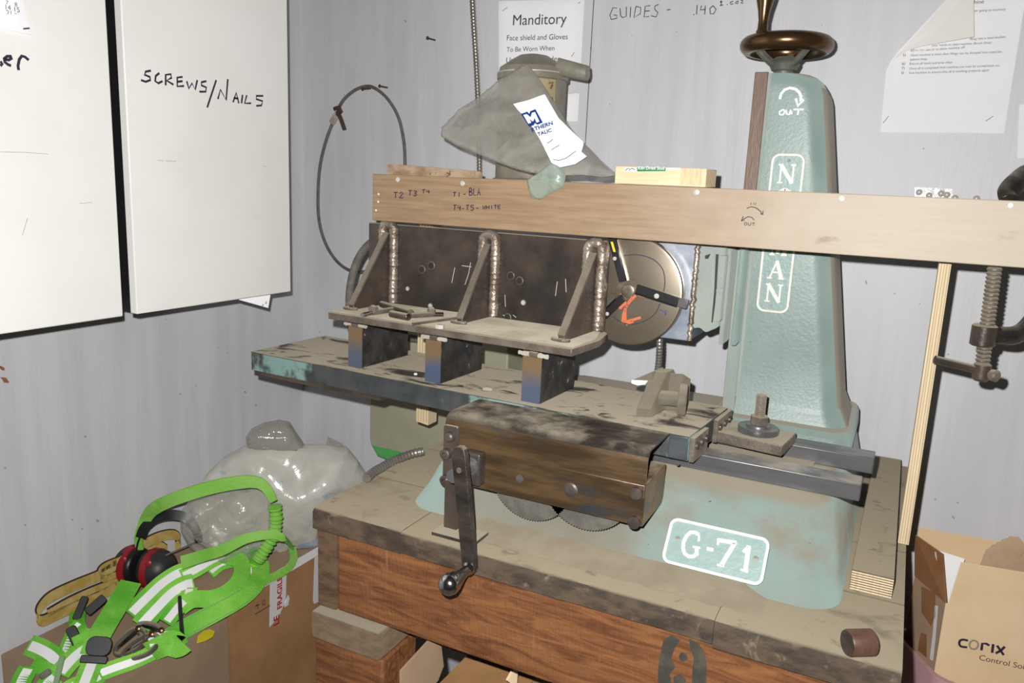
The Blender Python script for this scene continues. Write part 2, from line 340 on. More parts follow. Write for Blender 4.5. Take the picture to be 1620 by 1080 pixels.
M['milkbag'] = film('milky_poly_bag', (.68, .655, .59), .88, .14, .35, 14, mark=((.40, .50, .60), 17, .63))
M['clearbag'] = film('clear_crinkled_bag', (.62, .60, .54), .40, .08, 1.0, 26)
M['glassgreen'] = film('green_tinted_bag_fold', (.42, .52, .45), .42, .08, .8, 30)
M['blue'] = mat('blue_print', (.015, .05, .25), rough=.5)
M['greenlab'] = mat('green_label', (.0, .20, .07), rough=.5)
M['orange'] = mat('orange_crayon', (.62, .16, .07), rough=.7)
M['yellow'] = mat('yellow_mark', (.75, .60, .02), rough=.5)
M['pink'] = film('pink_plastic', (.72, .42, .44), .92, .25, .2, 12)
M['conduit'] = mat('galvanised_conduit', (.42, .40, .36), (.33, .30, .27), 30, rough=.32, metal=.7)
M['wire'] = mat('old_steel_cable', (.20, .18, .155), (.14, .125, .11), 60, rough=.6, metal=.3, bump=.5, bscale=300)
M['nail'] = mat('rusty_nail', (.10, .065, .045), rough=.6, metal=.4)
M['screw'] = mat('zinc_screw', (.58, .55, .51), rough=.4, metal=.25)
M['burn'] = mat('burnt_stamp', (.035, .032, .026), (.07, .06, .045), 30, rough=.8)
M['white'] = mat('white_chip', (.78, .76, .70), rough=.6)
M['castdust'] = mat('dusty_grey_casting', (.10, .085, .058), (.165, .14, .10), 14, rough=.65, bump=.3, bscale=90, dust=((.22, .19, .14), 1.0, 9), spots=[((.05, .045, .04), 9, .62, (1, 1, 1), .12), ((.20, .13, .10), 12, .68)])
M['scuff'] = mat('wall_scuff', (.30, .29, .28), (.40, .38, .36), 60, rough=.8)
M['sidepaint'] = mat('bare_dusty_column_side', (.30, .265, .205), (.36, .325, .26), 6, (1, 1, .5), .6, bump=.1, spots=[((.22, .27, .245), 5, .62, (1, 1, .5), .15)])
M['bluesteel'] = mat('dark_blue_steel', (.055, .065, .075), (.085, .095, .10), 12, (1, 4, 4), .4, metal=.35)
M['hole'] = mat('drilled_hole_wall', (.02, .018, .016), rough=.6)

# ------------------------------------------------------------------ writing
GL = {'A': [[(0, 0), (.5, 1), (1, 0)], [(.2, .4), (.8, .4)]], 'B': [[(0, 0), (0, 1), (.7, .95), (.75, .65), (0, .52), (.85, .4), (.8, .08), (0, 0)]],
 'C': [[(.95, .85), (.5, 1), (.08, .6), (.15, .15), (.55, 0), (.95, .15)]], 'D': [[(0, 0), (.05, 1), (.75, .85), (1, .5), (.7, .1), (0, 0)]],
 'E': [[(.95, 1), (.05, .98), (0, 0), (.9, .03)], [(.03, .52), (.75, .55)]], 'G': [[(.9, .85), (.5, 1), (.06, .55), (.12, .1), (.5, 0), (.95, .15), (.95, .45), (.5, .45)]],
 'H': [[(0, 0), (0, 1)], [(.9, 0), (.95, 1)], [(0, .5), (.9, .52)]], 'I': [[(.5, 0), (.5, 1)]], 'L': [[(.1, 1), (0, 0), (.9, .03)]],
 'M': [[(0, 0), (.05, 1), (.5, .3), (.95, 1), (1, 0)]], 'N': [[(0, 0), (.05, 1), (.85, 0), (.95, 1)]], 'O': [[(.5, 1), (.1, .75), (.06, .3), (.4, 0), (.85, .25), (.9, .7), (.5, 1)]],
 'R': [[(0, 0), (0, 1), (.8, .9), (.8, .6), (.05, .48), (.95, 0)]], 'S': [[(.9, .9), (.4, 1), (.1, .78), (.4, .55), (.85, .35), (.7, .05), (.05, .08)]],
 'T': [[(0, .95), (1, 1)], [(.5, .97), (.45, 0)]], 'U': [[(0, 1), (.05, .2), (.4, 0), (.85, .2), (.95, 1)]], 'W': [[(0, 1), (.25, 0), (.5, .7), (.75, 0), (1, 1)]],
 '0': [[(.5, 1), (.1, .7), (.1, .3), (.5, 0), (.9, .3), (.9, .7), (.5, 1)]], '1': [[(.5, 0), (.5, 1)]], '2': [[(.05, .75), (.4, 1), (.85, .75), (.05, .02), (.95, .05)]],
 '3': [[(.05, .9), (.6, 1), (.85, .75), (.35, .55), (.9, .3), (.6, 0), (.05, .1)]], '4': [[(.1, 1), (.05, .5), (.9, .5)], [(.75, .95), (.75, 0)]],
 '5': [[(.9, 1), (.15, .98), (.12, .6), (.7, .6), (.85, .25), (.5, 0), (.05, .08)]], '-': [[(.1, .45), (.9, .48)]], '.': [[(.4, 0), (.5, .06)]], '+': [[(.5, .15), (.5, 1)], [(.1, .6), (.9, .6)], [(.1, .1), (.9, .1)]], '/': [[(.1, -.1), (.9, 1.1)]]}
def pen(mb, lines, plane, nrm, w, lift=.0006):
    """strokes given as photo positions on a plane, drawn as thin raised ribbons"""
    for ln in lines:
        mb.ribbon([V(p)+V(nrm)*lift for p in ([plane(*q) for q in ln])], w, nrm, .0003)
    return mb
def scrawl(mb, text, a, b, h, plane, nrm, w, gap=.28, smooth=True, lift=.0006):
    """hand lettering between photo positions a and b, letter height h pixels"""
    a, b = V(a), V(b); d = (b-a); n = len(text); ux = d/n; up = V((d.y, -d.x)).normalized()*h
    for i, ch in enumerate(text):
        for st in GL.get(ch, []):
            q = [a + ux*(i + x*(1-gap)) + up*y for x, y in st]
            pts = [plane(p.x, p.y) for p in q]
            if smooth and ch in 'BCDGORSU0235': pts = catmull(pts, 4)
            mb.ribbon([p+V(nrm)*lift for p in pts], w, nrm, .0003)
    return mb
def print_text(body, a, b, nrm, m, parent, name='lettering', thick=.0004, bold=0.0, lift=.0006, hs=1.0):
    """type set from world point a to b on the baseline"""
    cu = bpy.data.curves.new('type', 'FONT'); cu.body = body; cu.size = 1; cu.offset = bold
    o = bpy.data.objects.new('type', cu); COL.objects.link(o)
    dg = bpy.context.evaluated_depsgraph_get(); me0 = o.evaluated_get(dg).to_mesh()
    vs = [v.co.copy() for v in me0.vertices]; fs = [tuple(p.vertices) for p in me0.polygons]
    bpy.data.objects.remove(o); bpy.data.curves.remove(cu)
    a, b, n = V(a), V(b), V(nrm).normalized(); x0 = min(v.x for v in vs); x1 = max(v.x for v in vs)
    ux = (b-a)/(x1-x0); uy = n.cross(ux.normalized())*ux.length*hs
    mb = MB(); mb.add([a + ux*(v.x-x0) + uy*v.y + n*lift for v in vs], fs)
    return mb.build(name, m, parent, smooth=0)
NY = V((0, -1, 0)); NX = V((1, 0, 0)); NZ = V((0, 0, 1))
# ================================================================== the setting
o = MB().box((-.1, .0, -.02), (3.2, .1, 2.7)).build('wall_back', M['wall']); tag(o, 'pale grey painted plywood wall behind the machine', 'wall', kind='structure'); WB = o
o = MB().box((-.1, -3.0, -.02), (0, 0, 2.7)).build('wall_left', M['wall']); tag(o, 'pale grey painted plywood wall with the white cabinets', 'wall', kind='structure'); WL = o
o = MB().box((-.1, -3.0, -.12), (3.2, .1, 0)).build('floor', M['floor']); tag(o, 'dark concrete shop floor', 'floor', kind='structure')
def wb(x, y): return P(x, y, Y=0)
def wl(x, y): return P(x, y, X=0)
# panel seam, hand lettering and scars on the back wall
mb = MB(); a = wb(939.5, 0); b = wb(926, 262); mb.box((a.x-.0010, -.0006, b.z), (a.x+.0010, .001, 2.3)); mb.build('panel_seam', M['wire'], WB)
mb = MB()
g = [[(976, 13), (970, 12), (965, 24), (967, 31), (976, 29), (976, 24), (971, 24)], [(981, 13), (982, 25), (985, 28), (991, 26), (991, 11)], [(998, 11), (997, 28)],
     [(1006, 11), (1003, 28), (1013, 22), (1014, 12), (1006, 10)], [(1029, 9), (1021, 10), (1019, 27), (1027, 26)], [(1020, 18), (1028, 17)], [(1042, 7), (1036, 10), (1036, 15), (1041, 20), (1038, 27), (1030, 25)],
     [(1055, 16), (1061, 15)], [(1097, 23), (1098.5, 23.5)], [(1103, 8), (1102, 23)], [(1110, 9), (1108, 16), (1116, 15)], [(1116, 9), (1115, 23)],
     [(1128, 9), (1123, 14), (1124, 22), (1129, 22), (1133, 15), (1128, 9)], [(1141, 1), (1141, 8)], [(1139, 3), (1143, 3)], [(1139, 9), (1144, 8)], [(1150, 7.5), (1151.5, 7.5)],
     [(1160, 2), (1155, 4), (1156, 7), (1160, 6)], [(1166, 2), (1163, 5), (1167, 6), (1168, 2), (1166, 2)], [(1172, 1), (1175, 0), (1175, 2), (1172, 5), (1176, 5)]]
pen(mb, g, wb, NY, .0018); mb.build('handwriting', M['marker'], WB)
def scar(px, py, r, plane, n, mb, seed):
    random.seed(seed); k = 7; c = plane(px, py); u = V(n).orthogonal().normalized(); v = V(n).cross(u)
    mb.prism([c+V(n)*.0002 + (u*math.cos(6.283*i/k)*(.3+.5*random.random())*.8 + v*math.sin(6.283*i/k)*(.3+.5*random.random())*1.6)*r for i in range(k)], V(n)*.0004)
mb = MB()
for i, (x, y, r) in enumerate([(642, 34, .005), (1461, 235, .0025), (1370, 445, .0025), (1371, 448, .0035), (1415, 464, .002), (545, 150, .003), (532, 137, .002), (530, 265, .0025), (590, 218, .002), (1300, 40, .0015), (965, 165, .002), (935, 76, .003),
                               (505, 525, .003), (1515, 795, .003), (1508, 818, .0045), (1480, 790, .003), (1500, 560, .003), (1455, 480, .002), (1000, 57, .002), (1070, 50, .0025)]): scar(x, y, r, wb, NY, mb, i)
mb.build('scuffs', M['scuff'], WB, smooth=0)
mb = MB()
for i, (x, y, r) in enumerate([(7, 600, .010), (3, 582, .007)]): scar(x, y, r, wl, NX, mb, i+40)
mb.build('torn_patch', mat('bare_wood_tear', (.42, .16, .05), (.22, .07, .03), 60, rough=.8), WL, smooth=0)
mb = MB()
for i, (x, y, r) in enumerate([(135, 690, .004), (310, 610, .003), (285, 623, .004), (360, 558, .0035), (40, 830, .003), (8, 740, .004), (155, 823, .006), (115, 822, .004), (130, 836, .003), (388, 620, .005), (405, 640, .005), (345, 550, .003), (262, 505, .003)]): scar(x, y, r, wl, NX, mb, i+60)
mb.build('scuffs', M['scuff'], WL, smooth=0)

# ------------------------------------------------------------------ two shallow white cabinets on the left wall
DX = .33
zb = P(217, 497, X=DX).z; y1 = P(217, 497, X=DX).y; y2 = P(460.4, 462, X=DX).y; y0 = P(195, 498, X=DX).y
def dr(x, y): return P(x, y, X=DX)
def cabinet(name, ya, yb, label):
    t = thing(name, label, 'cabinet', (0, (ya+yb)/2, zb), 'white wall cabinets')
    MB().box((.001, ya+.006, zb+.006), (DX-.019, yb-.006, 2.35)).build('body', M['black'], t)
    d = MB().box((DX-.018, ya, zb), (DX, yb, 2.35)).build('door', M['melamine'], t, bevel=.002)
    return t, d
cab, door = cabinet('wall_cabinet', y1, y2, 'white wall cabinet marked SCREWS/NAILS, nearer the room corner')
L = [[(715, 335), (690, 340), (685, 355), (710, 365), (712, 380), (690, 388), (668, 380)], [(755, 347), (738, 360), (735, 385), (750, 395), (770, 385)], [(785, 405), (785, 355), (810, 352), (812, 370), (790, 382), (822, 402)],
     [(865, 365), (840, 368), (840, 410), (872, 408)], [(840, 388), (865, 385)], [(885, 385), (895, 420), (910, 395), (925, 425), (935, 380)], [(978, 385), (955, 390), (955, 405), (978, 415), (975, 435), (945, 435)],
     [(1025, 380), (982, 510)], [(1033, 470), (1045, 425), (1072, 475), (1080, 375)], [(1105, 485), (1120, 440), (1132, 490)], [(1108, 465), (1130, 468)], [(1150, 450), (1145, 490)], [(1170, 452), (1160, 490), (1190, 490)],
     [(1248, 455), (1215, 455), (1215, 470), (1245, 480), (1240, 500), (1215, 502)]]
pen(MB(), [[(x/3, y/3) for x, y in l] for l in L], dr, NX, .0038).build('handwriting', M['marker'], door)
mb = MB(); pen(mb, [[(415, 262), (418, 263)], [(419, 263.3), (422, 263.2)], [(249, 253.5), (258, 254.2)], [(262, 254.6), (278, 255)]], dr, NX, .0009); mb.build('scratches', M['scuff'], door)
cab2, door2 = cabinet('wall_cabinet', y0-.52, y0, 'white wall cabinet with the wall calendar, further from the corner')
L = [[(0, 97), (3, 101), (0, 104)], [(7, 94), (13, 95), (18, 92), (17, 89), (11, 89), (6, 93), (7, 98), (12, 102), (17, 104)], [(29, 111), (28, 104), (30, 94), (34, 88.5), (39, 90), (45, 95)]]
pen(MB(), L, dr, NX, .0042).build('handwriting', M['marker'], door2)
pen(MB(), [[(0, 240), (40, 241), (76, 243.5)], [(35, 372), (43, 345)], [(125, 322), (145, 320)]], dr, NX, .0007).build('scratches', M['scuff'], door2)
# calendar sheet pinned to that door: only its corner is in view
a = dr(0, 50); b = dr(46, 55.5); mb = MB()
cal = thing('calendar', 'printed calendar sheet on the white cabinet door, lower corner curling', 'calendar', (DX, b.y-.1, b.z))
rows = []
for k in range(7):
    z = b.z + .19*k/6; yy = b.y - .012*min(1, k/2.5)
    rows.append([V((DX+.0012+.006*math.exp(-k*1.2)*(j/5)**3, yy-.30*(1-j/5), z+.004*(1-j/5))) for j in range(6)])
mb.add([p for r in rows for p in r], [(k*6+j, k*6+j+1, k*6+j+7, k*6+j+6) for k in range(6) for j in range(5)]); c0 = mb.build('sheet', M['paper'], cal)
sd = c0.modifiers.new('thick', 'SOLIDIFY'); sd.thickness = .0004
for txt, x, y in (('14', 7, 15), ('15', 21, 18.5), ('21', 8, 23.5), ('22', 21.5, 27), ('28', 9, 31.5), ('29', 23, 34), ('7', 7.5, 7), ('8', 21.5, 10)):
    p = dr(x, y); print_text(txt, p, p+V((0, .0075 if len(txt) > 1 else .0035, 0)), NX, M['ink'], cal, 'date', lift=.0032)
pen(MB(), [[(30, 46), (35, 45.5), (40, 45)]], dr, NX, .0022, lift=.010).build('pen_mark', M['ink'], cal)
# paper showing beneath the cabinet
q = [P(378, 474, X=.312), P(431.5, 467, X=.312), P(424, 487, X=.312)]
mb = MB().prism([q[0], q[2], q[1]+V((0, -.008, 0)), q[1]+V((0, -.008, .08)), q[0]+V((0, 0, .06))], (.0006, 0, 0))
pa = lone('paper_sheet', mb, M['paper'], 'white paper sheet corner poking out below the cabinet marked SCREWS/NAILS', 'paper', smooth=0)
off = V(pa.location); mb = MB(); 
for i in range(5): mb.box(q[2]+V((.0006, -.018+.003*i, .004+.003*i))-off+off, q[2]+V((.0012, -.017+.003*i, .010)))
mb.build('print', M['ink'], pa, smooth=0)

# ------------------------------------------------------------------ papers on the back wall
def wpaper(name, quad, label, nx=8, nz=10, curl=None):
    t = thing(name, label, 'paper', tuple((quad[2]+quad[3])/2))
    a, b, c, d = quad; vs = []
    for k in range(nz+1):
        for j in range(nx+1):
            u, v = j/nx, k/nz; p = (a.lerp(b, u)).lerp(d.lerp(c, u), v)
            vs.append(p + V((0, -.0012-(curl(u, v) if curl else 0), 0)))
    mb = MB(); mb.add(vs, [(k*(nx+1)+j, (k+1)*(nx+1)+j, (k+1)*(nx+1)+j+1, k*(nx+1)+j+1) for k in range(nz) for j in range(nx)])
    s = mb.build('sheet', M['paper'], t, smooth=80); sd = s.modifiers.new('thick', 'SOLIDIFY'); sd.thickness = .0004
    return t
n1 = wpaper('notice', [wb(789, 2), wb(925, -1.5), wb(914, 192), wb(790, 190)], 'white safety notice headed Manditory, pinned behind the motor', curl=lambda u, v: .002*math.sin(u*5)*v + .008*max(0, v-.75)*u)
def wt(body, x0, y0_, x1, y1_, parent, lift=.004, bold=0.0, name='print', m='ink'):
    return print_text(body, wb(x0, y0_), wb(x1, y1_), NY, M[m], parent, name, lift=lift, bold=bold)
wt('Manditory', 812.5, 40.5, 897, 38, n1); wt('Face shield and Gloves', 803, 64.5, 899, 62.5, n1); wt('To Be Worn When', 802.5, 82.5, 878, 80, n1); wt('Using The Grinder', 802, 100, 887, 97.5, n1)
pen(MB(), [[(796, 18), (804, 12)], [(915, 6), (919, 4)], [(905, 90), (910, 83)]], wb, NY, .0010, lift=.004).build('staple', M['wire'], n1)
cv = lambda u, v: .004+.022*max(0, .62-u)*max(0, v-.1)*(1-abs(v-.55)) + .006*u*v
n2 = wpaper('instruction_sheet', [wb(1478, -60), wb(1626, -60), wb(1588, 211), wb(1393, 209)], 'white cleaning instruction sheet, top corner folded down, on the wall beside the column')
# visible outline of that sheet is cut by the fold: rebuild it as one polygon
bpy.data.objects.remove(n2.children[0])
pl = [(1540, -30), (1627, -30), (1588, 211), (1393, 209), (1402, 112), (1409, 97), (1420, 83), (1500, -3), (1512, -18)]
mb = MB().prism([wb(*q)+V((0, -.0022, 0)) for q in pl], V((0, -.0005, 0))); mb.build('sheet', M['paper'], n2, smooth=0)
fold = [(1500, -2, .003), (1411, 97, .004), (1422, 83.5, .012), (1455, 73.5, .020), (1490, 67, .026), (1541, 58, .033), (1540.5, -6, .026), (1540, -30, .022)]
fp = [wb(x, y) for x, y, d in fold]
mb = MB(); vs = [P(x, y, Y=-d) for x, y, d in fold]; ctr = P(1490, 40, Y=-.020)
mb.add(vs+[ctr], [(i, (i+1) % len(vs), len(vs)) for i in range(len(vs))]); s_ = mb.build('folded_corner', M['paperback'], n2, smooth=0); sd = s_.modifiers.new('thick', 'SOLIDIFY'); sd.thickness = .0005
for body, x0, ya, x1, yb in (('hine', 1540.5, 7, 1556, 6), ('ver going to machine)', 1540, 19.5, 1590, 17), ('5)', 1428.5, 89.5, 1433, 89), ('Once machine is clean then filings can be dumped into steel bin', 1440.5, 89.5, 1584, 84), ('behind shop.', 1440, 96.5, 1467, 95), ('6)', 1427, 103.5, 1432, 103), ('Ensure all tools and area clean', 1439, 103, 1506, 100.5),
                             ('7)', 1426.5, 110.5, 1431, 110), ('Once all is completed then machine can now be turned back on.', 1438.5, 110.5, 1581, 105.5), ('8)', 1426, 117.5, 1430, 117), ('Test machine to ensure that all is working properly again.', 1437, 117.5, 1565, 113), ('b)', 1441, 82, 1446, 81.6), ('Do Not', 1447.5, 81.5, 1462, 80.8), ('use air to blow machine off', 1464.5, 81, 1526, 77), ('your hands to clean machine (Brush Only)', 1474, 74, 1568, 69.5), ('filing into a steel bucket.', 1534, 64, 1591, 60.5)):
    wt(body, x0, ya, x1, yb, n2, lift=.0040, m='red' if body == 'Do Not' else 'ink')
pen(MB(), [[(1397, 195), (1406, 184)], [(1559, 192), (1571, 184)]], wb, NY, .0010, lift=.0036).build('staple', M['wire'], n2)
mb = MB().prism([wb(*q)+V((0, -.0006, 0)) for q in ((1613, 166), (1650, 160), (1650, 250), (1609.5, 250))], V((0, -.0005, 0)))
lone('paper_sheet', mb, M['paper'], 'blank white paper sheet on the wall, right of the folded instruction sheet', 'paper', smooth=0)

# ------------------------------------------------------------------ nails, cable, conduit on the back wall
def nail(x, y, x2, y2, label, r=.0022, group='nails in the back wall'):
    a = P(x, y, Y=-.026); b = P(x2, y2, Y=.004)
    mb = MB().tube([a, b], r, 8); d = (a-b).normalized(); mb.lathe(a-d*.002, d, [(0, r*2), (.002, r*2), (.003, r*1.2)], 10)
    lone('nail', mb, M['nail'], label, 'nail', group=group)
nail(676, 60, 690, 64, 'bent rusty nail alone in the wall, left of the vertical conduit')
nail(600, 136, 615, 139, 'rusty nail holding up the cable loop, the further of two')
nail(573, 141, 588, 140, 'rusty nail under the crown of the cable loop')
cl = thing('cable_sling', 'old steel cable loop with crimped eye hanging on nails in the corner', 'cable', tuple(P(585, 137, Y=-.016)))
pts = [P(x, y, Y=yy) for x, y, yy in ((641, 268, -.02), (639, 225, -.02), (630, 185, -.02), (612, 155, -.02), (590, 138, -.02), (572, 138, -.02), (555, 147, -.02), (540, 163, -.02), (528, 190, -.02), (515, 225, -.02), (506, 265, -.02), (503, 310, -.02), (505, 350, -.02), (515, 385, -.025), (532, 412, -.03), (552, 427, -.05), (572, 430, -.08), (600, 425, -.12))]
MB().tube(catmull(pts, 6), .0042, 8).build('cable', M['wire'], cl)
MB().tube([P(536, 176, Y=-.021), P(530, 186, Y=-.021), P(525, 194, Y=-.021)], .0085, 10).build('crimp_sleeve', M['putty'], cl, smooth=50)
mb = MB().tube([P(530, 172, Y=-.022), P(536, 170, Y=-.03), P(539, 176, Y=-.03), P(534, 181, Y=-.024)], .006, 8); mb.tube([P(534, 176, Y=-.030), P(540, 190, Y=-.032), P(545, 205, Y=-.032)], .0055, 8)
mb.build('cable_tail', M['nail'], cl)
def flex(pts, r, name, label, cat='conduit', m='conduit', pitch=.0075, parent=None):
    pts = [V(p) for p in pts]; pts = catmull(pts, 30); out = [pts[0]]; acc = 0; step = pitch/4
    for a, b in zip(pts, pts[1:]):
        while (b-out[-1]).length >= step: out.append(out[-1] + (b-out[-1]).normalized()*step)
    mb = MB(); N = len(out)-1
    mb.tube(out, r, 10, rf=lambda t: r*(1, 1.0, .84, .84)[int(round(t*N)) % 4])
    return mb.build(name, M[m], parent, smooth=50) if parent else lone(name, mb, M[m], label, cat, smooth=50)
flex([P(746, -30, Y=-.01), P(749, 30, Y=-.01), P(753.5, 100, Y=-.01), P(757, 180, Y=-.01), P(758.5, 250, Y=-.012), P(759, 300, Y=-.02), P(759, 340, Y=-.03)], .0075, 'flexible_conduit', 'galvanised flexible conduit running up the wall behind the motor')
# wall plate with screws above the plank
t = thing('junction_plate', 'clear wall plate with zinc screws just above the plank', 'plate', tuple(wb(1480, 312)))
a, b = wb(1447, 296), wb(1511, 330)
MB().prism([wb(1447.5, 296), wb(1507, 299), wb(1507, 330), wb(1446, 330)], V((0, -.004, 0))).build('plate', film('clear_plastic', (.6, .6, .6), .22, .2, .1), t)
mb = MB()
for x, y in ((1454, 304), (1470, 309), (1489, 306), (1498, 308), (1511, 313), (1545, 314)):
    p = P(x, y, Y=-.006); s = MB().lathe(p+V((0, .006, 0)), NY, [(0, .006), (.004, .006), (.006, .004), (.007, .001)], 12); s.build('screw', M['screw'], t)
# beige box with rounded bottom corners on the back wall
t = thing('breaker_box', 'beige scuffed box with rounded bottom and green paint, on the wall behind the table', 'box', tuple(P(690, 722, Y=-.1)))
xa = P(585, 640, Y=-.1).x; xb = P(806, 565, Y=-.1).x-.004; zb_ = P(604, 724, Y=-.1).z; zt = 1.115; r = .05
poly = [V((xa, -.1, zt)), V((xb, -.1, zt))] + [V((xb-r+r*math.cos(math.radians(a)), -.1, zb_+r+r*math.sin(math.radians(a)))) for a in range(0, -91, -15)] + [V((xa+r-r*math.sin(math.radians(a)), -.1, zb_+r-r*math.cos(math.radians(a)))) for a in range(0, 91, 15)]
MB().prism(poly, V((0, .1, 0))).build('housing', M['tankbeige'], t, bevel=.004)
mb = MB(); pz = [(588, 704), (606, 708), (640, 716), (636, 724), (612, 726), (597, 720)]
mb.prism([P(x, y, Y=-.1)+V((0, -.0002, 0)) for x, y in pz], V((0, -.0006, 0))); mb.build('paint_smear', M['greenpaint'], t)
# ================================================================== the workbench
BT = .90; BF = -.80; BX0, BX1 = .722, 1.597
bench = thing('workbench', 'heavy timber workbench under the teal machine, dusty top', 'workbench', ((BX0+BX1)/2, -.4, 0))
random.seed(3)
def jag(xa, xb, z0, z1, y0, y1, name, m, rough=.004):
    """a rough sawn plank along X: worn, splintered front edge"""
    n = max(2, int((xb-xa)/.012)); rings = []
    for i in range(n+1):
        x = xa+(xb-xa)*i/n; e = lambda a, k=1.0: rough*k*noise.noise(V((x*28, a*7.3+xa*3, y0*5))) + rough*.7*k*noise.noise(V((x*95, a*3.1, xa)))
        f = .006+abs(e(1))*1.2
        prof = [(y0+e(2, .4), z0+.002), (y0+e(3, .5), (z0+z1)/2), (y0+e(4, .5), z1-f), (y0+f*.45, z1-f*.3), (y0+f*1.3, z1+min(0, e(5, .2))), ((y0+y1)/2, z1), (y1-.002, z1), (y1, z1-.002), (y1, z0), (y0+.004, z0)]
        rings.append([V((x, y, z)) for y, z in prof])
    return MB().loft(rings).build(name, m, bench, smooth=40)
ys = [BF, -.63, -.45, -.28, -.001]
xs1 = P(1130, 995, Y=BF).x; xs0 = P(634, 838, Y=BF).x
jag(BX0, xs0-.0008, .862, BT, BF, -.6304, 'top_plank', M['oldwood']); jag(xs0, xs1-.001, .864, BT-.0005, BF-.002, -.6304, 'top_plank', M['oldwood']); jag(xs1, BX1, .860, BT, BF-.004, -.6304, 'top_plank', M['oldwood'])
for a, b in ((-.63, -.4504), (-.45, -.2804), (-.28, -.001)): jag(BX0, BX1, .863, BT, a, b, 'top_plank', M['oldwood'], .001)
ap = MB().box((.764, BF+.012, .722), (BX1-.004, BF+.055, .862)).build('apron', M['fir'], bench, bevel=.003)
MB().box((BX0+.002, BF+.008, .722), (.763, BF+.10, .862)).build('corner_post', M['greywood'], bench, bevel=.003)
MB().box((BX0+.002, BF+.103, .722), (BX0+.045, -.02, .862)).build('side_rail', M['fir'], bench, bevel=.003)
MB().box((BX1-.05, BF+.06, .722), (BX1-.006, -.02, .862)).build('side_rail', M['fir'], bench, bevel=.003)
MB().box((BX0+.004, BF-.012, .672), (.865, BF+.10, .7215)).build('ledger_block', M['tanblock'], bench, bevel=.004)
MB().box((BX0+.006, BF-.004, 0), (.868, BF+.095, .671)).build('leg', M['fir'], bench, bevel=.004)
for xa, xb, ya, yb in ((BX1-.14, BX1-.006, BF+.02, BF+.12), (BX0+.006, .868, -.12, -.02), (BX1-.14, BX1-.006, -.12, -.02)):
    MB().box((xa, ya, 0), (xb, yb, .7215)).build('leg', M['fir'], bench, bevel=.004)
MB().box((.875, -.74, .44), (BX1-.15, -.03, .46)).build('shelf', M['greywood'], bench)
# burnt stamp on the apron
def apn(x, y): return P(x, y, Y=BF+.012)
mb = MB()
for poly in ([(1062, 1004), (1076, 1012), (1068, 1024), (1062, 1040), (1068, 1055), (1060, 1066), (1062, 1085), (1042, 1085), (1041, 1062), (1044, 1035), (1050, 1012)], [(1090, 1010), (1105, 1017), (1114, 1030), (1118, 1050), (1117, 1085), (1094, 1085), (1096, 1055), (1098, 1040), (1092, 1025)], [(1066, 1070), (1076, 1065), (1085, 1074), (1083, 1090), (1066, 1088)], [(1074, 1036), (1079, 1031), (1086, 1035), (1088, 1042), (1081, 1046), (1075, 1043)]):
    mb.prism([apn(*q)+NY*.0001 for q in poly], NY*.0005)
mb.build('burnt_mark', M['burn'], ap, smooth=0)
# steel roller lying on the corner of the bench
c = P(1360, 1016, Z=BT+.0165); ax = V((-.80, -.52, .0)).normalized()
mb = MB().lathe(c-ax*.016, ax, [(0, .0145), (.001, .0158), (.030, .0158), (.0315, .0148)], 28)
rl = lone('steel_roller', mb, mat('rusty_brown_steel', (.085, .04, .026), (.13, .07, .045), 30, rough=.5, metal=.2), 'short rusty steel roller lying on the bench front corner', 'roller')
MB().lathe(c+ax*.0155, ax, [(0, .0150), (.0008, .0148)], 28).build('end_face', M['blacksteel'], rl)
def bank(x0, x1, y0, y1, h0, h1):
    nx, ny = int((x1-x0)/.008), 10; vs = []
    for j in range(ny+1):
        for i in range(nx+1):
            x = x0+(x1-x0)*i/nx; v = j/ny; y = y0+(y1-y0)*v + .006*noise.noise(V((x*40, 0, 0)))*(1-v); e = min(1, i/4, (nx-i)/4)
            vs.append((x, y, BT+.0003+(h0+(h1-h0)*v*v)*e + .0012*abs(noise.noise(V((x*90, y*90, 2))))*e))
    mb = MB(); mb.add(vs, [(j*(nx+1)+i, j*(nx+1)+i+1, (j+1)*(nx+1)+i+1, (j+1)*(nx+1)+i) for j in range(ny) for i in range(nx)]); return mb
o = lone('grinding_dust', bank(.95, 1.432, -.765, -.688, .0, .0125), mat('grinding_dust_bank', (.225, .195, .135), (.19, .16, .11), 16, rough=.95, bump=.4, bscale=120), 'beige grinding dust banked along the foot of the teal machine base', 'dust'); o['kind'] = 'stuff'
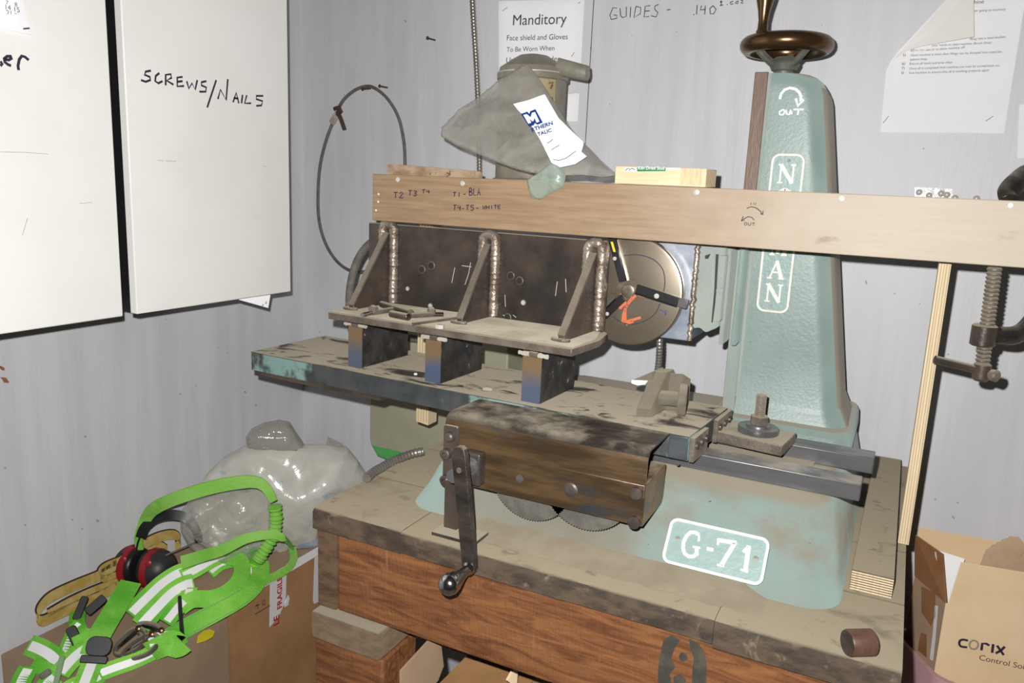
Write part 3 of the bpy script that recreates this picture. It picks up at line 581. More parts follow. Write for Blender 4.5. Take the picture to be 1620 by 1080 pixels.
# plywood pieces
a = P(1347, 902, Z=.93); b = P(1411, 930, Z=.93)
pk = thing('plywood_plank', 'dusty plywood plank lying flat on the bench right of the machine', 'plank', (1.553, -.4, BT))
q = [V((1.527, -.622, 0)), V((1.581, -.622, 0)), V((1.581, -.06, 0)), V((1.533, -.06, 0))]
MB().hexa([p+V((0, 0, BT+.0005)) for p in q], [p+V((0, 0, BT+.030)) for p in q]).build('board', M['oldwood'], pk, bevel=.001)
mb = MB()
for k in range(8):
    z = BT+.0015+.0036*k; mb.box((1.5275, -.6232, z), (1.5805, -.6218, z+.0019))
mb.build('ply_layers', M['plyedge'], pk, smooth=0)
def strip(name, xa, xb, z0, z1, y0_, y1_, label, cut=0):
    t = thing(name, label, 'wood strip', ((xa+xb)/2, (y0_+y1_)/2, z0), 'plywood strips behind the plank')
    MB().hexa([(xa, y0_, z0+cut), (xb, y0_, z0), (xb, y1_, z0), (xa, y1_, z0+cut)], [(xa, y0_, z1), (xb, y0_, z1), (xb, y1_, z1), (xa, y1_, z1)]).build('board', M['plyedge'], t, bevel=.0006)
    n = 4; mb = MB()
    for k in range(n):
        x = xa+(xb-xa)*(k+.75)/(n+.4); mb.box((x, y0_-.0004, z0+cut+.002), (x+(xb-xa)*.045, y0_+.001, z1))
    mb.build('glue_lines', M['plydark'], t, smooth=0)
    return t
strip('plywood_strip', 1.5845, 1.6005, BT+.001, 1.43, -.42, -.375, 'pale plywood strip standing on edge at the right end of the bench')
xa, xb = P(664, 356, Y=-.360).x, P(684, 358, Y=-.360).x
st_ = strip('plywood_strip', xa, xb, P(678, 673, Y=-.360).z, 1.43, -.360, -.325, 'plywood strip hanging behind the milling table and angle fixture', .004)
MB().box((xa, -.419, 1.385), (xb, -.3605, 1.43)).build('spacer_block', M['pine'], st_)

# ================================================================== the plank across the machine
PY = -.50
xl = P(589, 310, Y=PY).x; zt, zl = 1.441, 1.3535
plank = thing('wooden_plank', 'long brown plank screwed up across the front of the machine', 'plank', (1.2, PY, zl))
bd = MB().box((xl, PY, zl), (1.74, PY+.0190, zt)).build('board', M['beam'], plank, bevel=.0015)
MB().box((xl+.03, PY+.0192, 1.368), (1.74, -.4205, 1.436)).build('batten', M['pine'], plank, bevel=.002)
def pp(x, y): return P(x, y, Y=PY)
for x, y in ((629.5, 284), (732, 290), (1102, 304), (1331.5, 314), (1600, 325), (599, 307), (598.5, 319), (595, 332.5)):
    c = pp(x, y); big = y > 286 and x > 700 or x == 629.5
    MB().lathe(c+V((0, .004, 0)), NY, [(0, .0045 if big else .002), (.0046, .0045 if big else .002), (.0052, .003 if big else .001)], 14).build('screw', M['screw'] if big else M['white'], plank)
for words in ((('T2', (623, 313), (641, 313), 9), ('T3', (646, 309), (662, 310), 8), ('T4', (668, 306), (682, 306), 6)),
              (('T1', (717, 311), (731, 311), 7), ('-', (733, 310), (739, 310), 6), ('BLA.', (743, 309), (768, 309), 11)),
              (('T4', (717, 332), (731, 333), 8), ('-', (731, 333), (736, 333), 6), ('T5', (737, 332), (752, 333), 8), ('-', (753, 332), (759, 332), 6), ('WHITE', (764, 331), (794, 330), 6))):
    mb = MB()
    for tx, a, b, h in words: scrawl(mb, tx, a, b, h, pp, NY, .0017)
    mb.build('handwriting', M['marker'], bd)
scrawl(MB(), 'IN', (1186, 324), (1198, 324), 3.6, pp, NY, .0010).build('handwriting', M['marker'], bd); scrawl(MB(), 'OUT', (1177.5, 356), (1196, 357), 4.5, pp, NY, .0010).build('handwriting', M['marker'], bd)
pen(MB(), [[(1181.5, 329.5), (1188, 327), (1196, 328.5), (1203, 334), (1206, 339)], [(1203, 338), (1207, 339.5), (1207, 333)]], pp, NY, .0014).build('arrow_mark', M['marker'], bd)
pen(MB(), [[(1193, 348), (1190, 344), (1184, 342.5), (1178, 345.5), (1173, 349.5)], [(1176, 342), (1173, 349.5), (1178, 348.5)]], pp, NY, .0014).build('arrow_mark', M['marker'], bd)
# offcuts lying on the plank and batten
def onp(x, y, Y): return P(x, y, Y=Y)
a, b = onp(972, 288, -.495), onp(1117, 294, -.495)
blk = thing('lumber_offcut', 'clean pale lumber offcut with a green label resting on the plank', 'wood block', ((a.x+b.x)/2, -.46, zt+.0005))
zt2 = onp(1045, 264.5, -.495).z
o = MB().box((a.x, -.495, zt+.0005), (b.x-.001, -.425, zt2)).build('block', M['pine'], blk, bevel=.0015)
def bp_(x, y): return P(x, y, Y=-.495)
MB().prism([bp_(*q)+NY*.0001 for q in ((1008, 264.8), (1053, 265.5), (1053, 270.6), (1008, 271.2))], NY*.0004).build('label', M['greenlab'], o, smooth=0)
MB().prism([bp_(*q)+NY*.0001 for q in ((989, 264.6), (1007, 265), (1007, 271), (988, 271.2))], NY*.0004).build('label', M['paper'], o, smooth=0)
MB().prism([bp_(*q)+NY*.0001 for q in ((1053, 265.4), (1077, 265.8), (1077, 267.5), (1054, 269))], NY*.0004).build('label', M['paper'], o, smooth=0)
print_text('Kiln Dried Stud', bp_(1010, 268), bp_(1051, 268.4), NY, M['paper'], o, 'lettering', lift=.0009)
pen(MB(), [[(989.5, 270), (992, 267), (996, 266.5)], [(995, 269.5), (1000, 266), (1005, 269)]], bp_, NY, .0014, lift=.0008).build('logo_mark', M['ink'], o)
mb = MB().prism([bp_(*q)+NY*.0001 for q in ((1077, 266), (1110, 267), (1109.5, 293.5), (1075.5, 292.5))], NY*.0003); mb.build('sawn_end_patch', mat('end_grain', (.62, .40, .22), (.74, .56, .36), 20, (26, 1, 2), .7), o, smooth=0)
a, b = onp(612, 280, -.47), onp(745, 284, -.47); zz = onp(650, 262.5, -.47).z
mb = MB().hexa([(a.x, -.47, zt-.003), (b.x, -.47, zt-.003), (b.x, -.425, zt-.003), (a.x, -.425, zt-.003)], [(a.x, -.47, onp(612, 259, -.47).z), (b.x-.002, -.47, onp(745, 270, -.47).z), (b.x-.002, -.425, onp(745, 270, -.47).z), (a.x, -.425, onp(612, 259, -.47).z)])
lone('wood_offcut', mb, mat('stained_offcut', (.24, .15, .085), (.40, .30, .20), 22, (1, 2, 2), .75, bump=.4, spots=[((.10, .06, .03), 30, .63)]), 'stained brown wood offcut behind the left end of the plank', 'wood block', bevel=.002)

# ------------------------------------------------------------------ C-clamp on the right end of the plank
cx = P(1572, 430, Y=-.45).x; cy = -.45
cl = thing('c_clamp', 'black steel C-clamp gripping the right end of the plank', 'clamp', (cx, cy, 1.20))
zz = lambda x, y: P(x, y, Y=cy+max(0, x-1588)/90*.095)
path = [zz(1596, 318), zz(1594, 306), zz(1606, 292), zz(1632, 278), zz(1662, 300), zz(1676, 360), zz(1668, 430), zz(1650, 480), zz(1630, 512), zz(1606, 530), zz(1577, 530)]
path[0] = V((path[0].x, cy, 1.4425)); 
MB().tube(catmull(path, 8), .0115, 12, rf=lambda t: .013+.005*math.sin(t*math.pi), flat=.75).build('frame', M['blacksteel'], cl)
zA, zB_ = 1.366, zz(1552, 598).z
bx = zz(1556, 530).x; ax0 = V((cx, cy, zA)); ax1 = V((zz(1551, 600).x, cy, zB_))
d = (ax1-ax0); n = 90; pts = [ax0+d*(i/n) for i in range(n+1)]
MB().tube(pts, .0095, 14, rf=lambda t: .0098 if int(round(t*n)) % 3 else .0078).build('screw', M['iron_edge'], cl, smooth=30)
MB().lathe(ax0+V((0, 0, -.012)), NZ, [(0, .010), (.004, .014), (.010, .014), (.012, .0135)], 20).build('swivel_pad', M['iron_edge'], cl)
p0 = zz(1557, 513); p1 = zz(1555, 547); MB().lathe(V((zz(1556, 530).x, cy, p1.z)), NZ, [(0, .014), (.002, .0165), (p0.z-p1.z-.002, .0165), (p0.z-p1.z, .014)], 24).build('nut_barrel', M['black_iron'], cl)
MB().lathe(V((ax1.x, cy, zB_)), NZ, [(-.004, .008), (0, .0115), (.020, .0115), (.022, .0095)], 20).build('screw_head', M['black_iron'], cl)
hb = zz(1553, 587); MB().tube([hb+V((-.062, -.018, .012)), hb+V((.012, .004, -.002))], .0062, 12).build('tommy_bar', M['black_iron'], cl)
MB().lathe(hb+V((.010, -.012, -.001)), (.7, -.7, 0), [(0, .006), (.003, .0085), (.010, .0085), (.012, .006)], 14).build('bar_end', M['iron_edge'], cl)
# ================================================================== the machine
mc = thing('milling_machine', 'old teal cast iron milling machine with long table and tall column', 'milling machine', (1.22, -.38, BT))
UX, UY = V((1, 0, 0)), V((0, 1, 0))
def ring(x0, x1, y0, y1, r, z): return [V((p.x, p.y, z)) for p in rr_poly(((x0+x1)/2, (y0+y1)/2, z), UX, UY, x1-x0, y1-y0, r)]
mb = MB().loft([ring(.842, 1.520, -.712, -.06, .05, BT+.0005), ring(.850, 1.512, -.682, -.066, .05, .925), ring(.868, 1.497, -.630, -.08, .045, .988), ring(.874, 1.491, -.616, -.086, .045, 1.003), ring(.884, 1.481, -.602, -.096, .045, 1.0105), ring(.90, 1.468, -.585, -.11, .045, 1.0135)])
base = mb.build('base_casting', M['tealbase'], mc)
MB().loft([ring(.8415, .985, -.7125, -.30, .05, BT+.0005), ring(.8495, .975, -.6825, -.30, .05, .925), ring(.8675, .960, -.6305, -.30, .045, .988), ring(.8735, .955, -.6165, -.30, .045, 1.003)]).build('pedestal', M['teal'], mc)
bn = V((0, -.11, .087)).normalized(); bp0 = V((1.35, -.7005, .905))
def bpl(x, y): return Pn(x, y, bp0+bn*.006, bn)
TL, TR, BR, BL = bpl(1057, 817), bpl(1215.5, 852), bpl(1210, 930), bpl(1051.5, 889)
cc = (TL+TR+BR+BL)/4; ux = ((TR-TL)+(BR-BL)).normalized(); uy = ux.cross(bn).normalized()*-1; pw = ((TR-TL).length+(BR-BL).length)/2; ph = ((TL-BL).length+(TR-BR).length)/2
uy = bn.cross(ux)
npl = MB().rrect(cc-bn*.012, ux, uy, pw, ph, .012, bn*.0125).build('name_plate', M['tealface'], mc)
MB().frame(cc, ux, uy, pw, ph, .012, .0042, bn*.003).build('plate_border', M['castwhite'], npl, bevel=.0006)
def z7(l): return [(1030+x/7.2, 800+y/7.2) for x, y in l]
def bp1(x, y): return Pn(x, y, bp0+bn*.0066, bn)
mb = MB()
for l, wd in (([(545, 405), (548, 330)], .0026), ([(545, 330), (505, 305), (450, 303), (405, 345), (375, 410), (365, 480), (385, 545), (430, 578), (485, 578), (515, 550)], .0042), ([(520, 570), (522, 480)], .0045), ([(475, 467), (562, 482)], .0026), ([(635, 488), (712, 505)], .0040),
              ([(762, 450), (768, 372)], .0026), ([(765, 392), (975, 425)], .0048), ([(960, 420), (880, 550), (800, 680)], .0048), ([(752, 672), (836, 690)], .0026), ([(1050, 530), (1110, 470)], .0036), ([(1115, 455), (1075, 740)], .0050), ([(1020, 725), (1108, 757)], .0026)):
    mb.ribbon([bp1(*q) for q in z7(l)], wd*1.25, bn, .0022)
mb.build('raised_lettering', M['castwhite'], npl, bevel=.0004)
for q in ((300, 380), (1190, 605)):
    x, y = z7([q])[0]; MB().lathe(bp1(x, y)-bn*.0005, bn, [(0, .0048), (.001, .0046), (.0025, .0028), (.0028, .0005)], 14).build('rivet', M['greygreen'], npl, smooth=60)

# ---- column
CY = -.325
zc0, zc1 = 1.045, 1.634
def crow(z):
    f = (z-zc0)/(zc1-zc0); xr = 1.4765 + (1.384-1.4765)*f
    t = max(0, (z-(zc1-.035))/.035); xr -= .035*(1-math.sqrt(max(0, 1-t*t)))
    fl = max(0, (zc0+.03-z)/.03)*.010; yf = CY-fl+max(0, t-.6)*.012; xr += fl
    x0 = 1.296; rr = .038; pts = [V((x0, -.15, z)), V((x0, yf, z))]
    for k in range(9):
        a = math.radians(-90+90*k/8); pts.append(V((xr-rr+rr*math.cos(a), yf+rr+rr*math.sin(a), z)))
    pts.append(V((xr-.004, -.15, z))); return pts
zs = [zc0, zc0+.008, zc0+.018, zc0+.03] + [zc0+.03+(zc1-.035-zc0-.03)*k/6 for k in range(1, 7)] + [zc1-.035+.035*math.sin(math.radians(a)) for a in (20, 40, 58, 74, 85, 90)]
col = MB().loft([crow(z) for z in zs]).build('column', M['teal'], mc, smooth=50)
col.data.materials.append(M['sidepaint'])
for f_ in col.data.polygons:
    if f_.normal.x > .80 and f_.normal.z < .5: f_.material_index = 1
MB().box((1.2735, CY-.004, zc0+.002), (1.2955, -.155, zc1+.001)).build('dovetail_way', M['rustway'], mc, bevel=.0012)
MB().box((1.2955, CY-.0025, zc0+.03), (1.3005, CY+.004, zc1-.001)).build('way_edge', M['greygreen'], mc)
fx = MB().loft([ring(1.252, 1.497, -.372, -.10, .03, 1.0125), ring(1.254, 1.495, -.370, -.10, .03, 1.036), ring(1.262, 1.490, -.360, -.105, .03, 1.0455)]).build('column_flange', M['teal'], mc)
for x, y in ((1307, 670), (1180, 646)):
    p = P(x, y, Z=1.049); MB().lathe(V((p.x, p.y, 1.0452)), NZ, [(0, .0115), (.007, .0115), (.008, .010)], 6).build('flange_bolt', M['greygreen'], mc, smooth=20)
def cp(x, y): return P(x, y, Y=CY)
TL = cp(1219.5, 244); BR = cp(1249, 496); x0_, x1_ = cp(1220, 262).x, cp(1273.5, 262).x; zt_, zb2 = cp(1246, 243).z, cp(1223, 494).z
cc = V(((x0_+x1_)/2, CY, (zt_+zb2)/2)); npl2 = MB().rrect(cc+V((0, .004, 0)), UX, NZ, x1_-x0_, zt_-zb2, .014, NY*.0055).build('name_plate', M['tealface'], col)
MB().frame(cc+NY*.0008, UX, NZ, x1_-x0_, zt_-zb2, .014, .0040, NY*.003).build('plate_border', M['castwhite'], npl2, bevel=.0006)
SER = {'N': [([(.08, 0), (.08, 1)], .5), ([(.05, 1), (.92, 0)], 1), ([(.92, 0), (.92, 1)], .5), ([(-.1, .03), (.27, .03)], .45), ([(-.1, .97), (.15, .97)], .45), ([(.73, .97), (1.1, .97)], .45)],
       'A': [([(.08, 0), (.5, 1)], .5), ([(.48, 1), (.92, 0)], 1), ([(.22, .36), (.76, .36)], .45), ([(-.1, .03), (.27, .03)], .45), ([(.7, .03), (1.1, .03)], .45)],
       'M': [([(.08, 0), (.08, 1)], .5), ([(.08, 1), (.5, .1)], .9), ([(.5, .1), (.92, 1)], .5), ([(.92, 0), (.92, 1)], 1), ([(-.1, .03), (.27, .03)], .45), ([(.72, .03), (1.12, .03)], .45)],
       'R': [([(.1, 0), (.1, 1)], 1), ([(.1, .95), (.7, .95), (.88, .75), (.7, .52), (.1, .5)], .6), ([(.45, .5), (.95, 0)], 1), ([(-.1, .03), (.3, .03)], .45)],
       'O': [([(.5, 1), (.15, .85), (.02, .5), (.15, .15), (.5, 0), (.85, .15), (.98, .5), (.85, .85), (.5, 1)], .8)]}
mb = MB(); n_ = 6; lh = cp(1245, 260).z-cp(1245, 290).z; za = cp(1245, 275).z; zl_ = cp(1223, 463).z; lw = .024
for i, ch in enumerate('NORMAN'):
    zc = za+(zl_-za)*i/5
    for k_, (l, wt_) in enumerate(SER[ch]): mb.ribbon([V((cc.x-lw/2+lw*x, CY-.0014-k_*.00018, zc-lh/2+lh*y)) for x, y in l], .0062*wt_, NY, .0022)
mb.build('raised_lettering', M['castwhite'], npl2)
for x, y in ((1248.5, 254), (1220.5, 484.5)): MB().lathe(cp(x, y)+NY*.0012, NY, [(0, .0030), (.0012, .0028), (.002, .001)], 12).build('rivet', M['greygreen'], npl2, smooth=60)
def z6(l): return [(1160+x/4.909, y/4.909) for x, y in l]
mb = MB()
for l in ([(362, 770), (372, 730), (400, 697), (440, 683), (485, 692), (515, 720), (527, 750), (524, 785)], [(487, 765), (503, 823), (548, 772)], ):
    mb.ribbon([cp(*q)+NY*.0006 for q in z6(l)], .0042, NY, .0005)
for l in ([(385, 852), (360, 868), (362, 890), (385, 892), (402, 872), (392, 853), (383, 853)], [(412, 853), (415, 885), (435, 890), (445, 865), (447, 852)], [(448, 862), (456, 888)], [(468, 850), (548, 850)], [(510, 850), (500, 893)]):
    mb.ribbon([cp(*q)+NY*.0006 for q in z6(l)], .0026, NY, .0005)
mb.build('paint_marking', M['whitepaint'], col)

# ---- handwheel on top of the column
hc = V((1.3075, -.25, 1.688))
hw = MB().torus(hc, NZ, .0635, .0148, 56, 18).build('handwheel_rim', M['brass'], mc, smooth=80)
hub = MB().lathe(hc+V((0, 0, -.053)), NZ, [(0, .016), (.010, .0165), (.012, .021), (.022, .026), (.028, .024), (.034, .016), (.036, .004)], 24).build('handwheel_hub', M['hubpaint'], mc)
for a in (222, 318, 90):
    d = V((math.cos(math.radians(a)), math.sin(math.radians(a)), 0)); s = hc+V((0, 0, -.033))
    MB().tube(catmull([s+d*.012, s+d*.030+V((0, 0, .006)), s+d*.05+V((0, 0, .020)), hc+d*.062+V((0, 0, -.003))], 5), .0075, 10, flat=.8).build('spoke', M['hubpaint'], hub, smooth=60)
p = P(1205, 59, Y=-.30); hp = V((p.x, -.30, hc.z+.010))
MB().lathe(hp, NZ, [(0, .010), (.006, .0105), (.010, .0085), (.024, .0080), (.040, .0105), (.058, .0150), (.074, .0185), (.088, .0178), (.100, .0125), (.106, .006), (.107, .0005)], 24).build('spinner_handle', M['brass'], hw, smooth=80)

# ---- saddle, bracket, spindle and cutter
def sb(name, xa, xb, za, zb, ya, yb, m, par=mc, y=None, **k):
    return MB().box((xa, ya, za), (xb, yb, zb)).build(name, M[m], par, **k)
def X_(x, y, Y): return P(x, y, Y=Y).x
def Z_(x, y, Y): return P(x, y, Y=Y).z
xs0_ = X_(1099, 460, -.40); xs1_ = X_(1141, 460, -.40); zsb = Z_(1118, 527, -.40)
sad = MB().prism([V((xs0_, -.40, 1.362)), V((xs0_-.002, -.40, zsb+.004)), V((xs0_+.014, -.40, zsb+.008)), V((xs0_+.024, -.40, zsb)), V((xs1_, -.40, zsb+.012)), V((xs1_, -.40, 1.362))], V((0, .11, 0))).build('saddle', M['greygreen'], mc, bevel=.004)
q = [(1117, 402), (1124, 401), (1122, 410), (1116, 409)]
MB().prism([P(x, y, Y=-.40)+NY*.0002 for x, y in ((1132.5, 402), (1137, 402), (1133, 470), (1127.5, 510), (1125.5, 510), (1130, 460))], NY*.0006).build('slot', M['hole'], sad, smooth=0)
MB().prism([P(x, y, Y=-.40)+NY*.0002 for x, y in ((1115.5, 404), (1124.5, 401), (1120.5, 409), (1115.5, 409.5))], NY*.0006).build('slot', M['hole'], sad, smooth=0)
MB().box((X_(1137, 430, -.40), -.406, Z_(1137, 508, -.40)), (X_(1147, 430, -.40), -.385, Z_(1137, 403, -.40))).build('gib', M['greygreen'], sad, bevel=.002)
MB().lathe(P(1138.5, 460, Y=-.406), NY, [(0, .006), (.002, .0055), (.0025, .003)], 16).build('gib_screw', M['greygreen'], sad)
sb('saddle_slide', X_(1143, 470, -.375), 1.2725, Z_(1150, 547, -.375), 1.362, -.375, -.19, 'greygreen', bevel=.003)
sb('slide_cover', X_(1143, 470, -.375)+.02, 1.2945, Z_(1150, 547, -.375)+.001, 1.361, -.372, -.3305, 'teal', bevel=.003)
xb0, xb1 = X_(1012, 460, -.412), X_(1097, 460, -.412); zbb = Z_(1092, 540, -.412)
br = sb('motor_bracket', xb0, xb1, zbb, 1.362, -.412, -.30, 'blueband', bevel=.002)
mb = MB(); pts = [V((xb1+.001, -.412, 1.362+(zbb+.002-1.362)*k/40)) + V((noise.noise(V((k*.9, 0, 0)))*.004, -.002, 0)) for k in range(41)]
mb.tube(pts, .004, 8, rf=lambda t: .0044+.002*noise.noise(V((t*40, 3, 0)))); mb.build('weld_bead', M['weld'], br, smooth=60)
dc = P(993.5, 460, Y=-.442); R = P(1082, 462, Y=-.436).x-dc.x
dsk = MB().lathe(V((dc.x, -.428, dc.z)), NY, [(0, R-.001), (.001, R), (.010, R), (.0125, R-.002), (.0135, R-.006), (.014, .022), (.0145, .0215), (.0146, .012), (.0176, .0115), (.018, .0105), (.018, .004), (.016, .0035)], 96).build('cutter_disc', M['bright'], mc, smooth=25)
MB().lathe(V((dc.x, -.27, dc.z)), NY, [(0, .03), (.12, .03), (.13, .024), (.155, .024), (.1565, .02)], 28).build('spindle', M['steel'], mc)
FY = -.4422
def fp_(x, y): return P(x, y, Y=FY)
def blade(a, b, wpx, tip=None):
    a_, b_ = fp_(*a), fp_(*b); d = (b_-a_); s = d.normalized().cross(NY); wd = wpx/1010/2
    o = MB().obox((a_+b_)/2+NY*.003, d/2, s*wd, NY*.0032).build('cutter_blade', M['black'], dsk, bevel=.0008)
    MB().obox((a_+b_)/2+NY*.0030+s*(wd+.0012), d/2, s*.0012, NY*.0030).build('insert_edge', M['chrome'], o)
    if tip:
        t = fp_(*tip); MB().obox((b_+t)/2+NY*.003, (t-b_)/2, s*wd*1.05, NY*.004).build('carbide_tip', M['steel'], o, bevel=.001)
    return o
b1 = blade((986.5, 445), (968, 372), 13); b2 = blade((1008, 456), (1074, 477), 15, (1088.5, 481.5)); b3 = blade((987, 470), (957, 500), 13)
for b, (x, y), r in ((b1, (974.5, 408.5), .0035), (b2, (1040.5, 467.5), .0045), (b3, (962.5, 495.5), .0035)):
    MB().lathe(fp_(x, y)+NY*.006, NY, [(0, r), (.0012, r*.95), (.0013, r*.5), (.0006, r*.45)], 14).build('blade_screw', M['screw'], b)
MB().obox(fp_(972, 390)+NY*.0063, fp_(974.5, 398)-fp_(970, 382)*.5-fp_(974.5, 398)*.5, V((.0022, 0, 0)), NY*.0003).build('yellow_mark', M['yellow'], b1)
def arc(pl, wd, m, nm): MB().ribbon(catmull([fp_(x, y)+NY*.0004 for x, y in pl], 4), wd, NY, .0003).build(nm, M[m], dsk)
arc([(987, 404), (1010, 403), (1033, 410), (1048, 425), (1052, 445), (1050, 461)], .0016, 'marker', 'pen_ring')
arc([(1044, 480), (1038, 494), (1025, 505), (1010, 511), (995, 513), (980, 508), (970, 500)], .0016, 'marker', 'pen_ring')
mb = MB()
for pl in ([(1006, 467), (994, 480), (987, 495), (985, 511)], [(1001, 470), (990, 487), (990, 512)], [(1010, 466), (1022, 469)], [(985, 510), (1000, 506), (1014, 502)], [(990, 513), (1002, 508)], [(980, 488), (991, 478)]):
    mb.ribbon(catmull([fp_(x, y)+NY*.0004 for x, y in pl], 4), .0045, NY, .0002)
mb.build('crayon_scribble', M['orange'], dsk)
mb = MB(); pen(mb, [[(1043, 492), (1047, 489), (1049, 494)], [(1050, 492), (1054, 497)], [(1054, 490), (1052, 499)]], fp_, NY, .0012); mb.build('pen_note', M['blue'], dsk)

# ---- spindle motor standing up behind the plank
my = -.25
mx0, mx1 = X_(791, 200, my), X_(890, 200, my); mr = (mx1-mx0)/2; mxc = (mx0+mx1)/2
zbase = Z_(841, 275, my)-.03; zband = Z_(841, 119, my); ztop = Z_(858, 86, my)
mo = MB().lathe(V((mxc, my, zbase)), NZ, [(0, mr*1.04), (.018, mr*1.04), (.020, mr*.97), (zband-zbase-.012, mr*.97), (zband-zbase-.011, mr*1.02), (zband-zbase, mr*1.02), (zband-zbase+.001, mr*.98), (zband-zbase+.012, mr*.95), (ztop-zbase-.012, mr*.62), (ztop-zbase-.003, mr*.42), (ztop-zbase, mr*.2)], 40).build('spindle_motor', M['motor'], mc)
MB().torus(V((mxc, my, zband+.001)), NZ, mr*1.0, .0016, 40, 8).build('band', M['screw'], mo, smooth=60)
a = P(884, 106, Y=my-.01); b = P(930, 116, Y=my-.01)
MB().tube([a, a.lerp(b, .5), b-V((.002, 0, 0)), b], .014, 18, rf=lambda t: .017-.004*t).build('cable_gland', M['motor'], mo)
c_ = P(784, 134, Y=my-.02); MB().lathe(c_+V((.01, .03, -.02)), NZ, [(0, .018), (.03, .018), (.036, .014), (.038, .004)], 18).build('junction_dome', M['motor'], mo)
MB().prism([V((mxc+rr_*math.cos(math.radians(a)), my+rr_*math.sin(math.radians(a)), zband-.072)) for rr_, rg in ((mr*.965, range(-85, -24, 6)), (mr*1.0, range(-25, -86, -6))) for a in rg], V((0, 0, .058))).build('rating_plate', mat('faded_yellow_plate', (.42, .36, .20), (.36, .28, .15), 30, rough=.5, spots=[((.14, .08, .05), 40, .62)]), mo)
sb('motor_arm', mxc-.02, 1.2725, 1.370, zbase+.002, -.30, -.20, 'greygreen')
sb('motor_arm', 1.19, 1.2725, 1.355, 1.3705, -.33, -.20, 'greygreen')

# ---- ways and table
def rail(x1, y0, y1): return MB().box((.98, y0, 1.0140), (x1, y1, 1.0398)).build('slide_rail', M['steel'], mc, bevel=.0015)
rail(1.5238, -.580, -.540); rail(1.5350, -.446, -.404)
MB().box((.98, -.54, 1.0138), (1.45, -.446, 1.018)).build('rail_bed', M['greygreen'], mc)
ZT = 1.080
FL, FR, RR, RL = (P(x, y, Z=ZT) for x, y in ((397, 556), (1090.5, 691), (1151.5, 644.5), (514, 530.5)))
th = .038
def dn(q, d): return q+V((0, 0, -d))
tb = MB().hexa([dn(q, .0012) for q in (FL, FR, RR, RL)], [FL, FR, RR, RL]).build('table_top', M['tabletop'], mc)
ins = V((.0006, .0006, 0))
tbl = MB().hexa([dn(q, th) for q in (FL, FR, RR, RL)], [dn(q, .0012) for q in (FL, FR, RR, RL)]).build('table', M['tableside'], mc, bevel=.0012)
cen = (FL+FR+RR+RL)/4
lip = [q.lerp(cen, .02) for q in (FL, FL.lerp(FR, .36), RL.lerp(RR, .36), RL)]
MB().hexa([dn(q, th+.008) for q in lip], [dn(q, th+.0003) for q in lip]).build('table_underplate', M['black_iron'], mc)
ex = (FR-FL).normalized(); ey = (RR-FR).normalized()
for s0, s1, nb in ((.02, .36, 3), (.60, 1.0, 3)):
    a = FR.lerp(RR, s0); b = FR.lerp(RR, s1); L_ = (b-a)
    w_ = MB().obox((a+b)/2+ex*.004+V((0, 0, -.021)), ex*.0038, L_/2, V((0, 0, .019))).build('way_wiper', M['iron_edge'], mc, bevel=.001)
    for k in range(nb):
        c_ = a+L_*((k+.5)/nb)+ex*.0075+V((0, 0, -.016)); MB().lathe(c_, ex, [(0, .0058), (.003, .0055), (.0035, .003)], 12).build('wiper_screw', M['boltsteel'], w_)
c_ = P(1073, 733, Y=FR.y); MB().lathe(V((c_.x, FR.y-.0026, c_.z)), NY, [(0, .003), (.001, .0028)], 12).build('oil_plug', M['steel'], tbl)

c0 = P(1057, 715, Y=FR.y-.001)
MB().box((c0.x, FR.y-.0022, ZT-th+.001), (FR.x-.0005, FR.y+.004, ZT-.0008)).build('end_block', M['bluesteel'], tbl, bevel=.001)
# ---- hold-down on the slide rails
A, B = P(1127, 698, Z=1.0405), P(1236, 722.5, Z=1.0405); D = P(1260, 684, Z=1.0585); D.z = 1.0405; Cc = A+(D-B)
hd = MB().hexa([A, B, D, Cc], [q+V((0, 0, .018)) for q in (A, B, D, Cc)]).build('clamp_plate', M['iron_edge'], mc, bevel=.0018)
wc = P(1199, 683, Z=1.0590)
MB().lathe(V((wc.x, wc.y, 1.0588)), NZ, [(0, .0315), (.001, .032), (.009, .032), (.010, .031), (.0102, .020), (.0132, .0195), (.0135, .018)], 40).build('washer', M['steel'], hd)
MB().lathe(V((wc.x, wc.y, 1.0724)), NZ, [(0, .0135), (.001, .0145), (.013, .0145), (.0145, .0125)], 6).build('nut', M['iron_edge'], hd, smooth=20)
MB().tube([V((wc.x, wc.y, 1.087+.034*k/60)) for k in range(61)], .0082, 14, rf=lambda t: .0084 if int(round(t*60)) % 4 < 2 else .0071).build('stud', M['iron_edge'], hd)

# ---- guard over the feed gears, crank
gx0, gx1 = .935, 1.259
pr = [(-.633, 1.0812)] + [(-.722, 1.0832)] + [(-.722-.018*math.sin(math.radians(a)), 1.0652+.018*math.cos(math.radians(a))) for a in (15, 30, 45, 60)]
inner = [(y+(.003 if i > 3 else 0), z-.003) for i, (y, z) in enumerate(pr)]
def sweep(o_, i_): return [V((gx0, y, z)) for y, z in o_] + [V((gx0, y, z)) for y, z in reversed(i_)]
gd = MB().prism(sweep(pr, inner), V((gx1-gx0, 0, 0))).build('guard_top', M['blacksteel'], mc, smooth=50)
pr2 = [(-.722-.018*math.sin(math.radians(a)), 1.0652+.018*math.cos(math.radians(a))) for a in (60, 75, 90)] + [(-.7405, 1.0345)]
inn2 = [(y+.003, z-.0005) for y, z in pr2]
MB().prism(sweep(pr2, inn2), V((gx1-gx0, 0, 0))).build('guard_front', M['brownsteel'], mc, smooth=50)
lb = MB().box((gx0+.002, -.7372, .9715), (gx1-.001, -.634, 1.0338)).build('gear_housing', M['brownsteel'], mc, bevel=.002)
def gp(x, y): return P(x, y, Y=-.7372)
